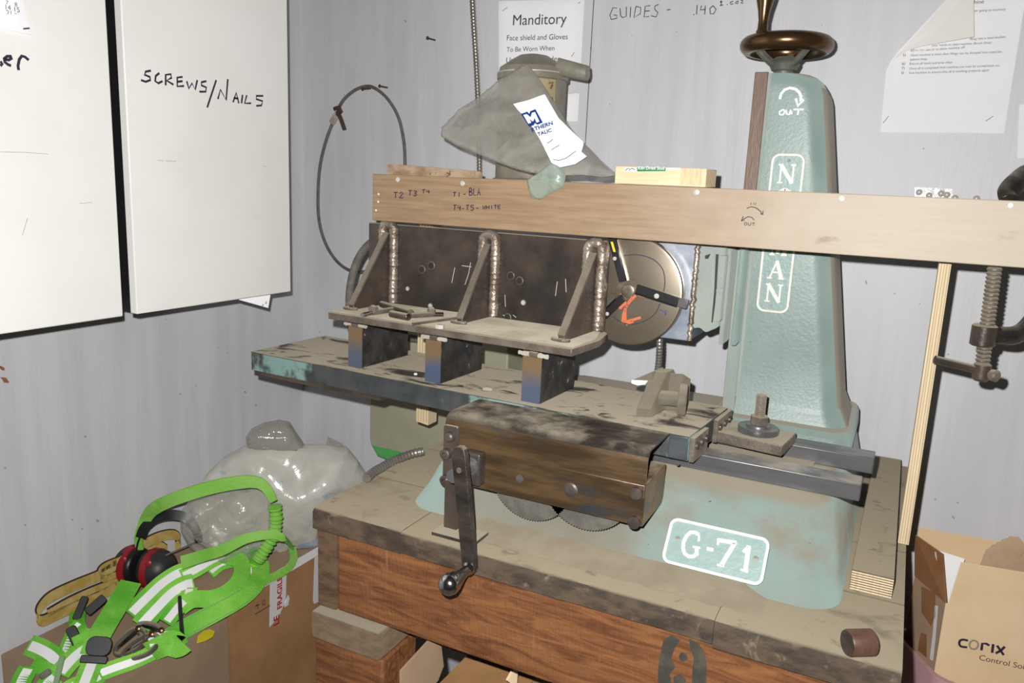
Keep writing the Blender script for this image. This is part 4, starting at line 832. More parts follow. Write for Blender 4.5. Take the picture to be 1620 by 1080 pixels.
for x, y in ((1007.5, 779), (1004, 825)): MB().lathe(gp(x, y)+NY*(-.0003), NY, [(0, .0092), (.006, .0092), (.0075, .0078), (.008, .003)], 12).build('housing_bolt', M['boltsteel'], lb)
MB().lathe(gp(903, 775), NY, [(-.0005, .0115), (.0004, .0110), (.0012, .0090), (.002, .0080), (.0022, .004)], 24).build('pivot_pin', M['boltsteel'], lb)
MB().lathe(gp(822, 757), NY, [(-.0005, .0065), (.0006, .006), (.0008, .0032), (.0009, .001)], 20).build('screw_hole', M['steel'], lb)
bx0, bx1 = X_(701, 700, -.746), X_(723.5, 700, -.746); bz0, bz1 = Z_(702, 770, -.746), Z_(706, 672, -.746)
bk = MB().rrect(V(((bx0+bx1)/2, -.7407, (bz0+bz1)/2)), UX, NZ, bx1-bx0, bz1-bz0, .004, NY*.005).build('bracket_plate', M['black_iron'], mc, bevel=.001)
for x, y, s in ((711.5, 691, 1), (707, 717, 0), (706.5, 758, 0)):
    c_ = P(x, y, Y=-.748); MB().lathe(V((c_.x, -.7455, c_.z)), NY, [(0, .0085), (.002, .0085), (.007, .0075), (.009, .005)] if s else [(0, .0085), (.010, .0085), (.011, .007), (.0111, .004), (.007, .0038)], 16).build('cap_screw', M['boltsteel'], bk)
px0, px1 = X_(703.5, 800, -.760), X_(724, 800, -.760)
MB().box((px0, -.762, BT+.0065), (px1, -.748, bz0+.02)).build('bracket_post', M['black_iron'], mc, bevel=.001)
fa, fb = P(686, 838, Z=BT+.006), P(762, 850, Z=BT+.006)
MB().box((fa.x, -.785, BT+.0005), (fb.x, -.740, BT+.0062)).build('bracket_foot', M['black_iron'], mc, bevel=.001)
bs = MB().box((X_(738, 735, -.745), -.757, Z_(750, 764, -.745)), (X_(765, 735, -.745), -.7375, Z_(750, 712, -.745))).build('bearing_block', M['boltsteel'], mc, bevel=.004, seg=3)
sh = P(730, 738, Y=-.80); 
MB().lathe(V((P(749, 738, Y=-.757).x-.006, -.7565, P(749, 738, Y=-.757).z)), NY, [(0, .014), (.004, .014), (.005, .010), (.053, .010)], 20).build('crank_shaft', M['steel'], mc)
CYk = -.820
cr = MB().prism([P(x, y, Y=CYk) for x, y in ((713.5, 717), (716, 710), (722, 706.5), (729, 707.5), (734, 712), (736, 720), (750, 884), (751, 902), (747.5, 909), (741, 912), (735, 909), (731, 900), (727, 860))], V((0, .011, 0))).build('crank_arm', M['blacksteel'], mc, bevel=.0012)
h0 = P(741, 899, Y=CYk)
MB().lathe(h0, NY, [(-.001, .0100), (.003, .0102), (.0045, .0078), (.012, .0076), (.022, .0088), (.034, .0118), (.046, .0150), (.054, .0158), (.061, .0140), (.066, .0085), (.0675, .0005)], 28).build('crank_handle', M['chrome'], cr, smooth=80)
c_ = P(726, 744, Y=CYk); MB().lathe(c_, NY, [(-.0002, .0042), (.0006, .004), (.0007, .0025)], 14).build('crank_pin', M['iron_edge'], cr)
# feed gears peeping out under the housing
def gear(p3, label_m='steel', teeth=72):
    Yg = -.712; (x1, z1), (x2, z2), (x3, z3) = [(P(x, y, Y=Yg).x, P(x, y, Y=Yg).z) for x, y in p3]
    A_ = x1*(z2-z3)-z1*(x2-x3)+x2*z3-x3*z2; B_ = (x1*x1+z1*z1)*(z3-z2)+(x2*x2+z2*z2)*(z1-z3)+(x3*x3+z3*z3)*(z2-z1); C_ = (x1*x1+z1*z1)*(x2-x3)+(x2*x2+z2*z2)*(x3-x1)+(x3*x3+z3*z3)*(x1-x2)
    gx, gz = -B_/(2*A_), -C_/(2*A_); R_ = math.hypot(x1-gx, z1-gz); n = int(2*math.pi*R_/.0045)*2
    MB().prism([V((gx+(R_-(.0018 if k % 2 else 0))*math.cos(2*math.pi*k/n), Yg, gz+(R_-(.0018 if k % 2 else 0))*math.sin(2*math.pi*k/n))) for k in range(n)], V((0, .008, 0))).build('feed_gear', M['gear'], mc, smooth=20)
    return gx, gz, R_
G1 = gear(((784.5, 779), (850, 824.5), (891, 808))); G2 = gear(((885, 817), (932, 839.5), (976, 829)))
# ================================================================== welded angle fixture standing on the table
fxr = thing('angle_fixture', 'welded black angle iron fixture with three gussets on riser blocks', 'fixture', (.84, -.52, ZT))
ZP = 1.190; TH = .0125
def fz(x, y): return P(x, y, Z=ZP)
bl = P(583, 353, Y=-.462); brt = P(962, 380, Y=-.484); ztp = (bl.z+brt.z)/2
d = V((brt.x-bl.x, brt.y-bl.y, 0)).normalized(); nrm = V((d.y, -d.x, 0))       # nrm points to the front
Bl = V((bl.x, bl.y, 0)); Br = V((brt.x, brt.y, 0)); zl_ = ZP-TH
bkp = MB().prism([Bl+V((0, 0, zl_)), Br+V((.0, 0, zl_)), Br+V((0, 0, ztp-.012)), Br-d*.004+V((0, 0, ztp)), Bl+V((0, 0, ztp))], -nrm*TH).build('back_plate', M['black_iron'], fxr, bevel=.0025)
f1, f2, f3 = fz(519, 493.5), fz(905, 552), fz(948, 538)
poly = [f1, f2, f3, Br+d*.010+V((0, 0, ZP)), Br+V((0, 0, ZP))-nrm*TH*.98, Bl+V((0, 0, ZP))-nrm*TH*.98, Bl+V((0, 0, ZP))]
MB().prism(poly, V((0, 0, -TH))).build('base_plate', M['iron_edge'], fxr, bevel=.0015)
MB().prism([q+V((0, 0, -.0006)) for q in [f1.lerp(f2, .0)+V((0, .012, 0)), f2+V((-.004, .012, 0)), f3+V((-.008, .004, 0)), Br+V((-.004, 0, ZP)), Bl+V((.004, 0, ZP))]], V((0, 0, .0016))).build('dust_layer', mat('grinding_dust', (.37, .33, .25), (.27, .235, .175), 12, rough=.95, spots=[((.12, .105, .085), 7, .60, (1, 1.6, 1), .14)], bump=.4, bscale=90), fxr)
# gussets with their weld beads
for (fx_, fy_), (tx, ty), (wx, wy), (wx2, wy2) in (((556, 490), (606, 358), (607, 372), (604, 474)), ((727, 512), (775, 376), (780, 386), (777, 500)), ((888, 540), (936, 389), (944, 398), (934, 528))):
    F = fz(fx_, fy_); k = (F-V((Bl.x, Bl.y, ZP))).dot(d); base = Bl+d*k; base.z = ZP
    t_ = P(tx, ty, Y=base.y-.002).z-.012
    reach = (F-base).dot(nrm)
    A0 = base+nrm*.0003; g_ = MB().prism([A0+d*-.006, A0+d*-.006+nrm*reach, A0+d*-.006+nrm*reach+V((0, 0, .008)), A0+d*-.006+nrm*.010+V((0, 0, t_-ZP)), A0+d*-.006+V((0, 0, t_-ZP))], d*.012).build('gusset', M['black_iron'], fxr, bevel=.0012)
    # torch cut sloping edge
    e0 = A0+nrm*reach+V((0, 0, .008)); e1 = A0+nrm*.010+V((0, 0, t_-ZP)); sl = (e1-e0); up = sl.normalized().cross(d); up = up if up.dot(nrm) > 0 else -up
    MB().obox((e0+e1)/2+up*.0012, sl/2, d*.0066, up*.0022).build('cut_edge', M['iron_edge'], g_, bevel=.001)
    wb0 = base+d*.0135; top = t_+.011
    line = [wb0+nrm*.004+V((0, 0, .004+(top-ZP-.012)*i/50)) for i in range(51)]
    arch = [base+nrm*.004+V((0, 0, top-ZP-.004)) + d*(.0135*math.cos(math.radians(a)))+V((0, 0, .011*math.sin(math.radians(a)))) for a in range(10, 180, 14)]
    left = [base-d*.0135+nrm*.004+V((0, 0, top-ZP-.006-(top-ZP-.012)*i/40)) for i in range(41)]
    pts = line+arch+left; n = len(pts)
    MB().tube([p+V((noise.noise(V((i*.7, fx_, 0)))*.0012, 0, 0)) for i, p in enumerate(pts)], .0085, 10, rf=lambda t: .0090+.0024*noise.noise(V((t*75, fx_, 1)))).build('weld_bead', M['weld'], g_, smooth=70)
    foot = [base+nrm*(reach+.002)+d*(.014*math.cos(math.radians(a)))+nrm*(.006*math.sin(math.radians(a)))+V((0, 0, .001)) for a in range(0, 181, 15)]
    MB().tube([q+V((0, 0, .002)) for q in foot], .004, 8, rf=lambda t: .0035+.0022*noise.noise(V((t*30, fx_, 5)))).build('weld_bead', M['iron_edge'], g_, smooth=70)
# holes and torch scars in the back plate
def bpx(x, y): return Pn(x, y, Bl, nrm)
for x, y, r in ((667.5, 426, .0062), (682.5, 420, .0062), (808, 436, .0060), (822, 444, .0060), (828, 478.5, .0042), (681, 483.5, .0042), (645, 456.5, .0038), (803, 502, .0060)):
    c_ = bpx(x, y); MB().lathe(c_-nrm*.0003, nrm, [(0, r*1.25), (.0004, r*1.3), (.0012, r*1.1)], 18).build('hole_rim', M['iron_edge'], bkp, smooth=0)
    MB().lathe(c_+nrm*.0008, nrm, [(0, r), (.0007, r)], 18).build('bolt_hole', M['hole'] if r > .005 else M['screw'], bkp, smooth=0)
mb = MB(); pen(mb, [[(720, 423), (715, 447)], [(745, 415), (742, 432), (736, 450)], [(731, 420), (746, 422)], [(882, 445), (879, 468)], [(895, 441), (896, 462)], [(799, 466), (800, 485)], [(796, 498), (800, 500)], [(812, 498), (817, 502)]], bpx, nrm, .0012); mb.build('scratches', M['screw'], bkp)
# riser blocks with a shim strip under the plate
for (ax_, ay_), (bx_, by_), (rx, ry) in (((551.5, 578), (576, 581), (645, 560.5)), ((672.5, 602.5), (700, 605.5), (765, 583)), ((824.5, 633.5), (857, 637), (911.7, 611.7))):
    a, b, r_ = (P(x, y, Z=ZT+.0005) for x, y in ((ax_, ay_), (bx_, by_), (rx, ry))); w_ = b-a; dp = r_-b
    dp = nrm*-dp.length; w_ = d*w_.length
    q = [a, a+w_, a+w_+dp, a+dp]; hgt = zl_-ZT-.0008
    bo = MB().hexa(q, [p+V((0, 0, hgt)) for p in q]).build('riser_block', M['darkblock'], fxr, bevel=.001)
    MB().hexa([p+nrm*.0008 for p in (a, a+w_, a+w_+dp*.002, a+dp*.002)], [p+nrm*.0008+V((0, 0, hgt-.002)) for p in (a, a+w_, a+w_+dp*.002, a+dp*.002)]).build('ground_face', M['blueblock'], bo)
    zf = hgt-.0145; m0 = a-d*.006+nrm*.004+V((0, 0, zf)); m1 = a+w_+d*.012+nrm*.004+V((0, 0, zf))
    MB().tube([m0.lerp(m1, i/16)+V((0, 0, -.001*noise.noise(V((i, ax_, 0))))) for i in range(17)], .0038, 8, rf=lambda t: .0036+.0012*noise.noise(V((t*12, ax_, 2)))).build('weld_tack', M['putty'], bo, smooth=70)
    MB().tube([m0.lerp(m1, .42)+V((0, 0, .002))+nrm*.003, m0.lerp(m1, .68)+V((0, 0, .001))+nrm*.003], .005, 8).build('weld_tack', M['iron_edge'], bo, smooth=70)

# ------------------------------------------------------------------ hand tools on the fixture
ZD = ZP+.0012
def tz(x, y, r): return P(x, y, Z=ZD+r)
def tbolt(tip, nut, root, b0, b1, label, grp):
    r = .0048; t = thing('tee_bolt', label, 'bolt', tuple(tz(*nut, 0)), 'tee bolts on the fixture')
    T, N_, Rr = tz(*tip, r), tz(*nut, r), tz(*root, r)
    MB().tube([T, T.lerp(N_, .95)], .0038, 12, rf=lambda q: .0040).build('bolt_tip', M['chrome'], t)
    MB().tube([N_.lerp(T, .1), Rr], r, 12).build('shaft', M['iron_edge'], t)
    a = (Rr-T).normalized(); MB().lathe(N_-a*.006+V((0, 0, .0048)), a, [(0, .0082), (.001, .0088), (.009, .0088), (.010, .0078)], 6).build('nut', M['iron_edge'], t, smooth=20)
    h0, h1 = tz(*b0, .0066), tz(*b1, .0066); MB().tube([h0, h1], .0064, 14).build('cross_bar', M['black_iron'], t); MB().lathe(h1, h1-h0, [(0, .0060), (.0006, .0055)], 14).build('bar_end', M['chrome'] if grp else M['iron_edge'], t)
tbolt((573, 498), (591, 494), (622, 489), (604, 481), (650, 494.5), 'steel tee handled bolt nearest the left gusset, tip pointing left', 0)
tbolt((701, 497), (681, 497), (650, 499), (619, 496), (646, 501.5), 'steel tee handled bolt in front of the other one, tip pointing right', 1)
lone('steel_rod', MB().tube([tz(653, 512, .003), tz(728, 502, .003)], .0029, 8), M['iron_edge'], 'thin steel rod lying between the tee bolts and middle gusset', 'rod')
c_ = tz(696, 516, .004)
lone('hex_nut', MB().lathe(c_+V((0, 0, -.004)), NZ, [(0, .0068), (.0008, .0074), (.0065, .0074), (.0072, .0066)], 6), M['screw'], 'bright hex nut on the front edge of the fixture plate', 'nut', smooth=20)
# casting lying on the table, right of the fixture
def wz(x, y, z=ZT): return P(x, y, Z=z)
st = thing('tailstock_casting', 'dusty cast block with a round knob sitting loose on the table', 'casting', tuple(wz(1040, 655)))
f0, f1_ = wz(1005.5, 659.5), wz(1031, 660.5); rr_ = wz(1067, 641); wd = (f1_-f0); dpv = rr_-f1_; dpv.normalize(); wdn = wd.normalized(); wdn = V((wdn.x, wdn.y, 0))
def sec(o_): return [o_+V((0, 0, .0005)), o_+V((0, 0, .014)), o_+dpv*.052+V((0, 0, .066)), o_+dpv*.078+V((0, 0, .066)), o_+dpv*.100+V((0, 0, .046)), o_+dpv*.100+V((0, 0, .0005))]
MB().prism(sec(f0), wd).build('body', M['castdust'], st, bevel=.002)
t0 = f0+dpv*.040+V((0, 0, .048)); 
MB().prism([t0+V((0, 0, -.006)), t0-wdn*.026+V((0, 0, -.003)), t0-wdn*.026+V((0, 0, .004)), t0+wdn*.006+V((0, 0, .020)), t0+wdn*.008], dpv*.045).build('wing', M['castdust'], st, bevel=.002)
MB().prism([t0-wdn*.026-dpv*.001+V((0, 0, -.001)), t0-wdn*.026-dpv*.001+V((0, 0, .0045)), t0-wdn*.000-dpv*.001+V((0, 0, .0045)), t0-wdn*.004-dpv*.001+V((0, 0, -.002)), t0-wdn*.016-dpv*.001+V((0, 0, -.004))], -dpv*.0015).build('painted_lit_edge', M['white'], st)  # white strip paints the flash-lit ledge as colour
MB().prism([f1_+dpv*.050+V((0, 0, .0005)), f1_+dpv*.10+V((0, 0, .0005)), f1_+dpv*.10+V((0, 0, .046)), f1_+dpv*.062+V((0, 0, .062))], wdn*.022).build('shoulder', M['castdust'], st, bevel=.002)
kc = P(1080, 632, Z=ZT+.0265); kax = (wdn*1.0+V((0, -.25, .0))).normalized()
MB().lathe(V((kc.x, kc.y, ZT+.0265))-kax*.008, kax, [(-.03, .012), (0, .012), (.0005, .0235), (.002, .0258), (.012, .0258), (.0145, .024), (.0150, .015), (.0140, .004)], 32).build('knob', M['castdust'], st)
# flexible lead dropping behind the casting, chips on the table
flex([P(1043, 522, Y=-.36), P(1043.5, 545, Y=-.36), P(1042.5, 570, Y=-.35), P(1040, 592, Y=-.34), P(1038, 625, Y=-.335), P(1042, 655, Y=-.335)], .0065, 'flexible_conduit', 'short flexible conduit hanging under the cutter disc', 'conduit', pitch=.0062)
lone('plastic_chip', MB().lathe(wz(657.5, 593)+V((0, 0, .0005)), NZ, [(0, .003), (.001, .0036), (.003, .003), (.0034, .001)], 10), M['white'], 'tiny white chip on the table between two riser blocks', 'chip')
lone('metal_slug', MB().lathe(wz(771, 616.5)+V((0, 0, .0005)), NZ, [(0, .0085), (.0012, .0085), (.0016, .0075)], 20), M['putty'], 'flat round slug on the table edge above the gear guard', 'slug')
# thick lead behind the left end of the fixture, lead to the machine base
hs = [P(630, 372, Y=-.34), P(605, 376, Y=-.34), P(583, 388, Y=-.34), P(566, 412, Y=-.34), P(556, 445, Y=-.34), P(553, 480, Y=-.34), P(556, 515, Y=-.34), P(567, 545, Y=-.34)]
e_ = hs[-1]; hs += [V((e_.x+.02, -.30, 1.06)), V((.46, -.16, 1.05)), V((.5, -.112, 1.04))]
lone('rubber_hose', MB().tube(catmull(hs, 8), .0095, 12), M['wire'], 'thick dusty rubber hose curving behind the left end of the fixture', 'hose', smooth=60)
flex([P(580, 756, Z=.914), P(590, 747, Z=.915), P(604, 739, Z=.914), P(624, 728, Z=.914), P(650, 718, Z=.916), P(672, 713, Z=.92)], .0085, 'flexible_conduit', 'flexible steel conduit lying across the back left of the bench top', pitch=.0085)
# ================================================================== boxes, bags and safety gear in the left corner
ZS, ZTB = .46, .505
sb_ = thing('cardboard_box', 'low brown cardboard box with a yellow paint mark, under the green harness', 'box', (.152, -.75, 0), 'cardboard boxes in the left corner')
o = MB().box((.008, -.913, .002), (.296, -.588, ZS)).build('body', M['cardtop'], sb_, bevel=.004)
MB().prism([P(x, y, Z=ZS)+V((0, 0, .0002)) for x, y in ((311, 1018), (313, 1006), (322, 998), (332, 995), (340, 999), (337, 1007), (325, 1014))], V((0, 0, .0004))).build('yellow_paint_mark', M['yellow'], sb_, smooth=0)
MB().box((.290, -.905, ZS-.05), (.2964, -.600, ZS-.0495)).build('flap_seam', M['card'], sb_)
tb_ = thing('cardboard_box', 'taller brown cardboard box with FRAGILE tape, against the wall beside the bench', 'box', (.16, -.33, 0), 'cardboard boxes in the left corner')
XT = P(430, 916, Z=ZTB).x
o = MB().box((.008, -.584, .002), (XT, -.075, ZTB)).build('body', M['card'], tb_, bevel=.003)
MB().box((.012, -.58, ZTB-.0002), (XT-.004, -.08, ZTB+.0008)).build('top_flaps', M['cardtop'], tb_)
def tx(x, y): return P(x, y, X=XT+.0003)
def tapep(pl, nm='fragile_tape', m='tape'): return MB().prism([tx(*q) for q in pl], NX*.0006).build(nm, M[m], tb_, smooth=0)
tapep([(427, 921), (453, 906), (452, 950), (448, 958), (441, 975), (426, 992)])
tapep([(498, 872), (516, 862), (516, 945), (497, 955), (495, 950)])
MB().ribbon([V((XT-.002, P(395, 936, X=XT).y, ZTB+.001)), V((XT-.002, P(470, 895, X=XT).y, ZTB+.001)), V((XT-.002, -.12, ZTB+.001))], .022, V((.35, 0, 1)), .0006).build('edge_tape', M['tape'], tb_)
MB().prism([tx(*q)+NX*.0004 for q in ((449, 958), (455, 941), (457, 945), (455, 956), (450, 960))], NX*.002).build('torn_tape', M['tape'], tb_, smooth=0)
def vtext(body, x0, y0, x1, y1, hs=1.0): return print_text(body, tx(x0, y0), tx(x1, y1), NX, M['red'], tb_, 'lettering', lift=.0010, bold=.03, hs=hs)
vtext('FRAGILE', 445.5, 960, 445.5, 909.5, 1.0); vtext('LE', 440.5, 986, 441, 971, 1.0); vtext('FRAGILE', 509.5, 950, 510, 904, 1.0)
mb = MB(); pen(mb, [[(403, 971), (414, 965), (427, 957)]], tx, NX, .0022); mb.build('handling_mark_line', M['ink'], tb_)
mb = MB(); mb.prism([tx(*q)+NX*.0003 for q in ((403, 960), (405, 956.5), (408, 955), (411, 956), (407, 958))], NX*.0004); pen(mb, [[(407, 957), (408.5, 963)]], tx, NX, .0014); mb.build('umbrella_mark', M['ink'], tb_, smooth=0)
mb = MB(); pen(mb, [[(415, 949), (415.5, 957)], [(418, 947), (418.5, 956)], [(414.5, 957), (419, 955)]], tx, NX, .0016); mb.build('arrow_mark', M['ink'], tb_)

# ---- bags on the tall box
cb = V((.205, -.33, .62)); nb = V((CAM.x-cb.x, CAM.y-cb.y, 0)).normalized()
def onbox(p): return V((p.x, p.y, max(p.z, ZTB+.002)))
bag = thing('plastic_sack', 'large milky plastic sack with twisted neck on the tall box in the corner', 'bag', (.2, -.3, ZTB))
ol = [(300, 800), (312, 770), (330, 746), (356, 722), (385, 706), (420, 700), (455, 697), (484, 703), (520, 703), (548, 706), (562, 722), (581, 750), (582, 772), (540, 800), (516, 845), (508, 868), (480, 880), (440, 890), (390, 885), (340, 880), (305, 850)]
pillow('sack', M['milkbag'], bag, ol, lambda x, y: onbox(Pn(x, y, cb, nb)), nb, .085, .016, 7, 7, seed=3, back=.7)
nk = [(390, 709), (389, 692), (398, 678), (418, 668), (442, 664), (458, 667), (468, 682), (484, 706), (455, 712), (420, 712)]
pillow('neck', M['bagfilm'], bag, nk, lambda x, y: Pn(x, y, cb+nb*.01, nb), nb, .03, .012, 14, 5, seed=9)
pillow('corner_ear', M['bagfilm'], bag, [(515, 706), (519, 691), (541, 701), (545, 710)], lambda x, y: Pn(x, y, cb+nb*.0, nb), nb, .008, .004, 14, 4, seed=2)
mb = MB()
for pl in ([(437, 755), (440, 760)], [(439, 772), (446, 778), (444, 783)], [(455, 785), (459, 800)], [(512, 765), (528, 772), (532, 780)], [(510, 758), (522, 775)]):
    pass
c2 = V((.205, -.465, .58))
cbg = thing('clear_bag', 'clear crinkled plastic bag in front of the large milky sack', 'bag', (.22, -.46, ZTB))
pillow('film', M['clearbag'], cbg, [(284, 812), (300, 790), (335, 776), (385, 768), (418, 772), (432, 795), (434, 830), (428, 862), (402, 884), (360, 889), (325, 884), (300, 868), (286, 842)], lambda x, y: onbox(Pn(x, y, c2, nb)), nb, .045, .016, 14, 5, seed=5)

# ---- harness straps: photo position + height above the low box
NC = V((.62, -.60, .62)).normalized()
def hz(x, y, h):
    p = P(x, y, Z=ZS+h)
    return p if p.x > .014 else P(x, y, X=.014)
hn = thing('safety_harness', 'lime green safety harness with reflective bands heaped on the low box', 'harness', (.17, -.75, ZS))
def strap(pl, wd=.042, refl=False, lift=0.0, nrm=None):
    pts = catmull([hz(*q) for q in pl], 6); n = nrm or NC
    s = MB().ribbon(pts, wd, n, .0022).build('strap', M['webgreen'], hn)
    if refl:
        MB().ribbon([p+V(n)*.0024 for p in pts[1:-1]], wd*.46, n, .0006).build('reflective_band', M['reflect'], s)
    else:
        for sg in (-1, 1):
            st = []
            for i, p in enumerate(pts):
                t = (pts[min(i+1, len(pts)-1)]-pts[max(i-1, 0)]).normalized(); st.append(p+t.cross(V(n)).normalized()*sg*wd*.40+V(n)*.0022)
            if wd > .036: MB().ribbon(st, .0016, n, .0004).build('stitch_line', M['webtrim'], s)
    return s
strap([(125, 962, .02), (122, 985, .022), (130, 1004, .022), (150, 1008, .022)], .032)
strap([(98, 1046, .008), (106, 1022, .014), (117, 998, .02), (127, 985, .028)], .026, True)
strap([(118, 1022, .026), (136, 1014, .03), (156, 1010, .03)], .036)
strap([(46, 1020, .012), (66, 1028, .018), (84, 1040, .018), (98, 1058, .014)], .040, True)
strap([(28, 1096, .004), (36, 1074, .010), (46, 1056, .016)], .036, True)
strap([(52, 1050, .018), (70, 1057, .018), (90, 1067, .012)], .026)
strap([(94, 1066, .022), (112, 1045, .028), (128, 1031, .030), (146, 1019, .030)], .038, True)
strap([(66, 1094, .006), (76, 1080, .010), (88, 1070, .012)], .034, True)
strap([(96, 1098, .008), (118, 1084, .012), (142, 1077, .012), (160, 1068, .010)], .030, True)
strap([(150, 1068, .012), (182, 1056, .014), (216, 1044, .016), (250, 1028, .018), (292, 1006, .020)], .030, True)
strap([(262, 1012, .016), (300, 990, .020), (345, 966, .048), (386, 942, .056), (408, 918, .060), (412, 896, .064), (400, 880, .066), (378, 873, .070), (352, 877, .072), (326, 888, .066), (300, 908, .05)], .040)
strap([(330, 905, .062), (350, 890, .068), (374, 884, .070)], .036, True)
strap([(376, 905, .06), (395, 902, .058), (408, 912, .05)], .030, True)
strap([(286, 960, .05), (306, 948, .062), (338, 946, .066), (366, 932, .070), (382, 910, .078), (380, 888, .082), (360, 880, .082)], .036)
strap([(206, 972, .03), (232, 946, .048), (258, 922, .062), (284, 906, .070), (300, 906, .068)], .040, True)
strap([(222, 990, .036), (248, 962, .056), (272, 938, .070), (292, 926, .076), (306, 922, .074)], .042, True)
strap([(262, 985, .04), (282, 960, .055), (296, 945, .062), (300, 930, .07)], .034, True)
strap([(288, 912, .075), (312, 900, .080), (336, 886, .084), (356, 877, .082)], .034, True)
strap([(207, 921, .068), (190, 950, .060), (172, 980, .050), (156, 1008, .044), (146, 1034, .034)], .044)
strap([(150, 1036, .036), (143, 1056, .028), (136, 1074, .020), (132, 1084, .016)], .038, True)
fl_ = MB().ribbon(catmull([hz(238, 1030, .03), hz(256, 1022, .046), hz(272, 1014, .05), hz(280, 1022, .042), hz(290, 1016, .05)], 6), .046, V((.75, -.62, .15)), .002).build('strap_tail', M['webgreen'], hn)
MB().prism([hz(*q) for q in ((232, 1003, .052), (268, 997, .056), (250, 1012, .056), (238, 1024, .05))], NC*.001).build('label_patch', M['paper'], hn, smooth=0)
def plate(cx, cy, h, w_, hh, ang, nm, m='black', t=.006, r=.006):
    c_ = hz(cx, cy, h); a = NC.cross(V((0, 0, 1))).normalized()*-1; b = NC.cross(a); ca, sa = math.cos(math.radians(ang)), math.sin(math.radians(ang))
    if b.z < 0: b = -b
    return MB().rrect(c_, a*ca+b*sa, b*ca-a*sa, w_, hh, r, NC*t).build(nm, M[m], hn, bevel=.0015)
plate(157, 1022, .056, .046, .036, -12, 'buckle', r=.014); plate(149, 1043, .044, .048, .014, -12, 'buckle', r=.003)
plate(118, 1006, .036, .020, .042, 25, 'buckle', r=.006); plate(152, 957, .05, .044, .020, 40, 'buckle', r=.004); plate(128, 962, .04, .016, .05, -20, 'buckle', r=.005); plate(94, 1060, .03, .010, .052, -10, 'strap_keeper', 'webtrim', r=.003); plate(72, 1066, .024, .020, .012, 30, 'buckle', 'wire', r=.003)
MB().tube([hz(284, 944, .075), hz(285.5, 972, .066), hz(288, 1003, .05)], .0042, 8).build('rod_pocket', M['black'], hn)
def hook(cx, cy, h, L_, w_, ang, nm='snap_hook'):
    c_ = hz(cx, cy, h); a = (RGT*math.cos(math.radians(ang))+UPV*math.sin(math.radians(ang))); b = NC.cross(a).normalized()
    pts = [c_+a*L_*math.cos(t)+b*w_*math.sin(t)*(1+.25*math.cos(t)) for t in [2*math.pi*k/28 for k in range(29)]]
    h_ = MB().tube(pts, .0048, 10).build(nm, M['iron_edge'], hn, smooth=70)
    MB().tube([pts[3], pts[12]], .0034, 8).build('gate', M['chrome'], h_); MB().lathe(pts[3]-NC*.005, NC, [(0, .006), (.010, .006), (.011, .004)], 12).build('gate_pin', M['brass'], h_)
hook(206, 1016, .046, .036, .018, 35); hook(222, 1024, .040, .040, .017, 28); hook(236, 998, .058, .026, .014, -25, 'd_ring')
# ---- energy absorbing lanyard
ly = thing('shock_lanyard', 'lime green elastic lanyard looped over the clear bag and tall box', 'lanyard', (.25, -.5, ZTB))
c3 = V((.262, -.545, .58))
def lz(x, y, s=0.0): return Pn(x, y, c3+nb*s, nb)
MB().ribbon(catmull([lz(222, 868, -.12), lz(220, 850, -.11), lz(232, 818, -.09), lz(250, 800, -.05), lz(294, 782, .0), lz(348, 767, .01), lz(398, 761, .01), lz(420, 770, .01), lz(433, 792, .01)], 8), lambda t: .014+.016*min(1, t/.35)-.014*max(0, t-.7)/.3, nb, .004).build('webbing', M['lanyard'], ly)
sa = catmull([lz(435, 800), lz(437, 822), lz(433, 846), lz(420, 868), lz(408, 886)], 16); N_ = len(sa)-1
MB().tube(sa, .0125, 14, rf=lambda t: .0128+.0026*math.sin(t*95)+.001*math.sin(t*37)).build('elastic_sleeve', M['lanyard'], ly, smooth=70)
b_ = catmull([lz(288, 890, -.02), lz(320, 880, -.01), lz(352, 870, .015), lz(390, 852, .016), lz(428, 846, .018), lz(448, 851, .016)], 8) + catmull([P(462, 866, Z=ZTB+.012), P(464, 886, Z=ZTB+.008), P(452, 902, Z=ZTB+.006), P(425, 916, Z=ZTB+.006), P(402, 930, Z=ZTB+.006)], 8)
MB().ribbon(b_, lambda t: .030-.012*min(1, t*2), NC, .0045).build('webbing', M['lanyard'], ly)
# ---- ear defenders
em = thing('ear_muffs', 'black ear defenders with red bands resting beside the harness', 'ear muffs', tuple(hz(230, 920, 0)))
ea = (RGT*.96 - _f*.22 - UPV*.08).normalized()
k1, k2 = hz(210, 893, .058), hz(236, 897, .066)
def cup(c_, s, nm='ear_cup'):
    a = ea*s
    d_ = MB().lathe(c_, a, [(.009, .0445), (.020, .0430), (.033, .0375), (.043, .028), (.049, .015), (.051, .0005)], 32).build(nm, M['cup'], em, smooth=70)
    MB().lathe(c_, a, [(-.008, .0430), (-.007, .0458), (.008, .0462), (.0095, .0435)], 32).build('red_band', M['redplastic'], d_, smooth=50)
    MB().lathe(c_, a, [(-.020, .030), (-.021, .036), (-.018, .041), (-.0082, .0425)], 32).build('cushion', M['black'], d_, smooth=70)
    MB().lathe(c_+UPV*.022+ea*s*.004-_f*.034, -_f, [(0, .0085), (.006, .008), (.008, .005)], 14).build('pivot', M['redplastic'], d_)
cup(k1, -1); cup(k2+ea*.014, 1)
kz = lambda x, y, s=0.0: Pn(x, y, k1+nb*(s+.035), nb)
hb_ = catmull([kz(223, 850), kz(229, 835), kz(243, 822), kz(262, 815, .01), kz(284, 815, .015), kz(301, 824, .02), kz(311, 840, .02), kz(315, 857, .02)], 6)
MB().ribbon(hb_, lambda t: .023-.014*max(0, t-.5), (nb+V((0, 0, .45))).normalized(), .003).build('headband', M['black'], em)
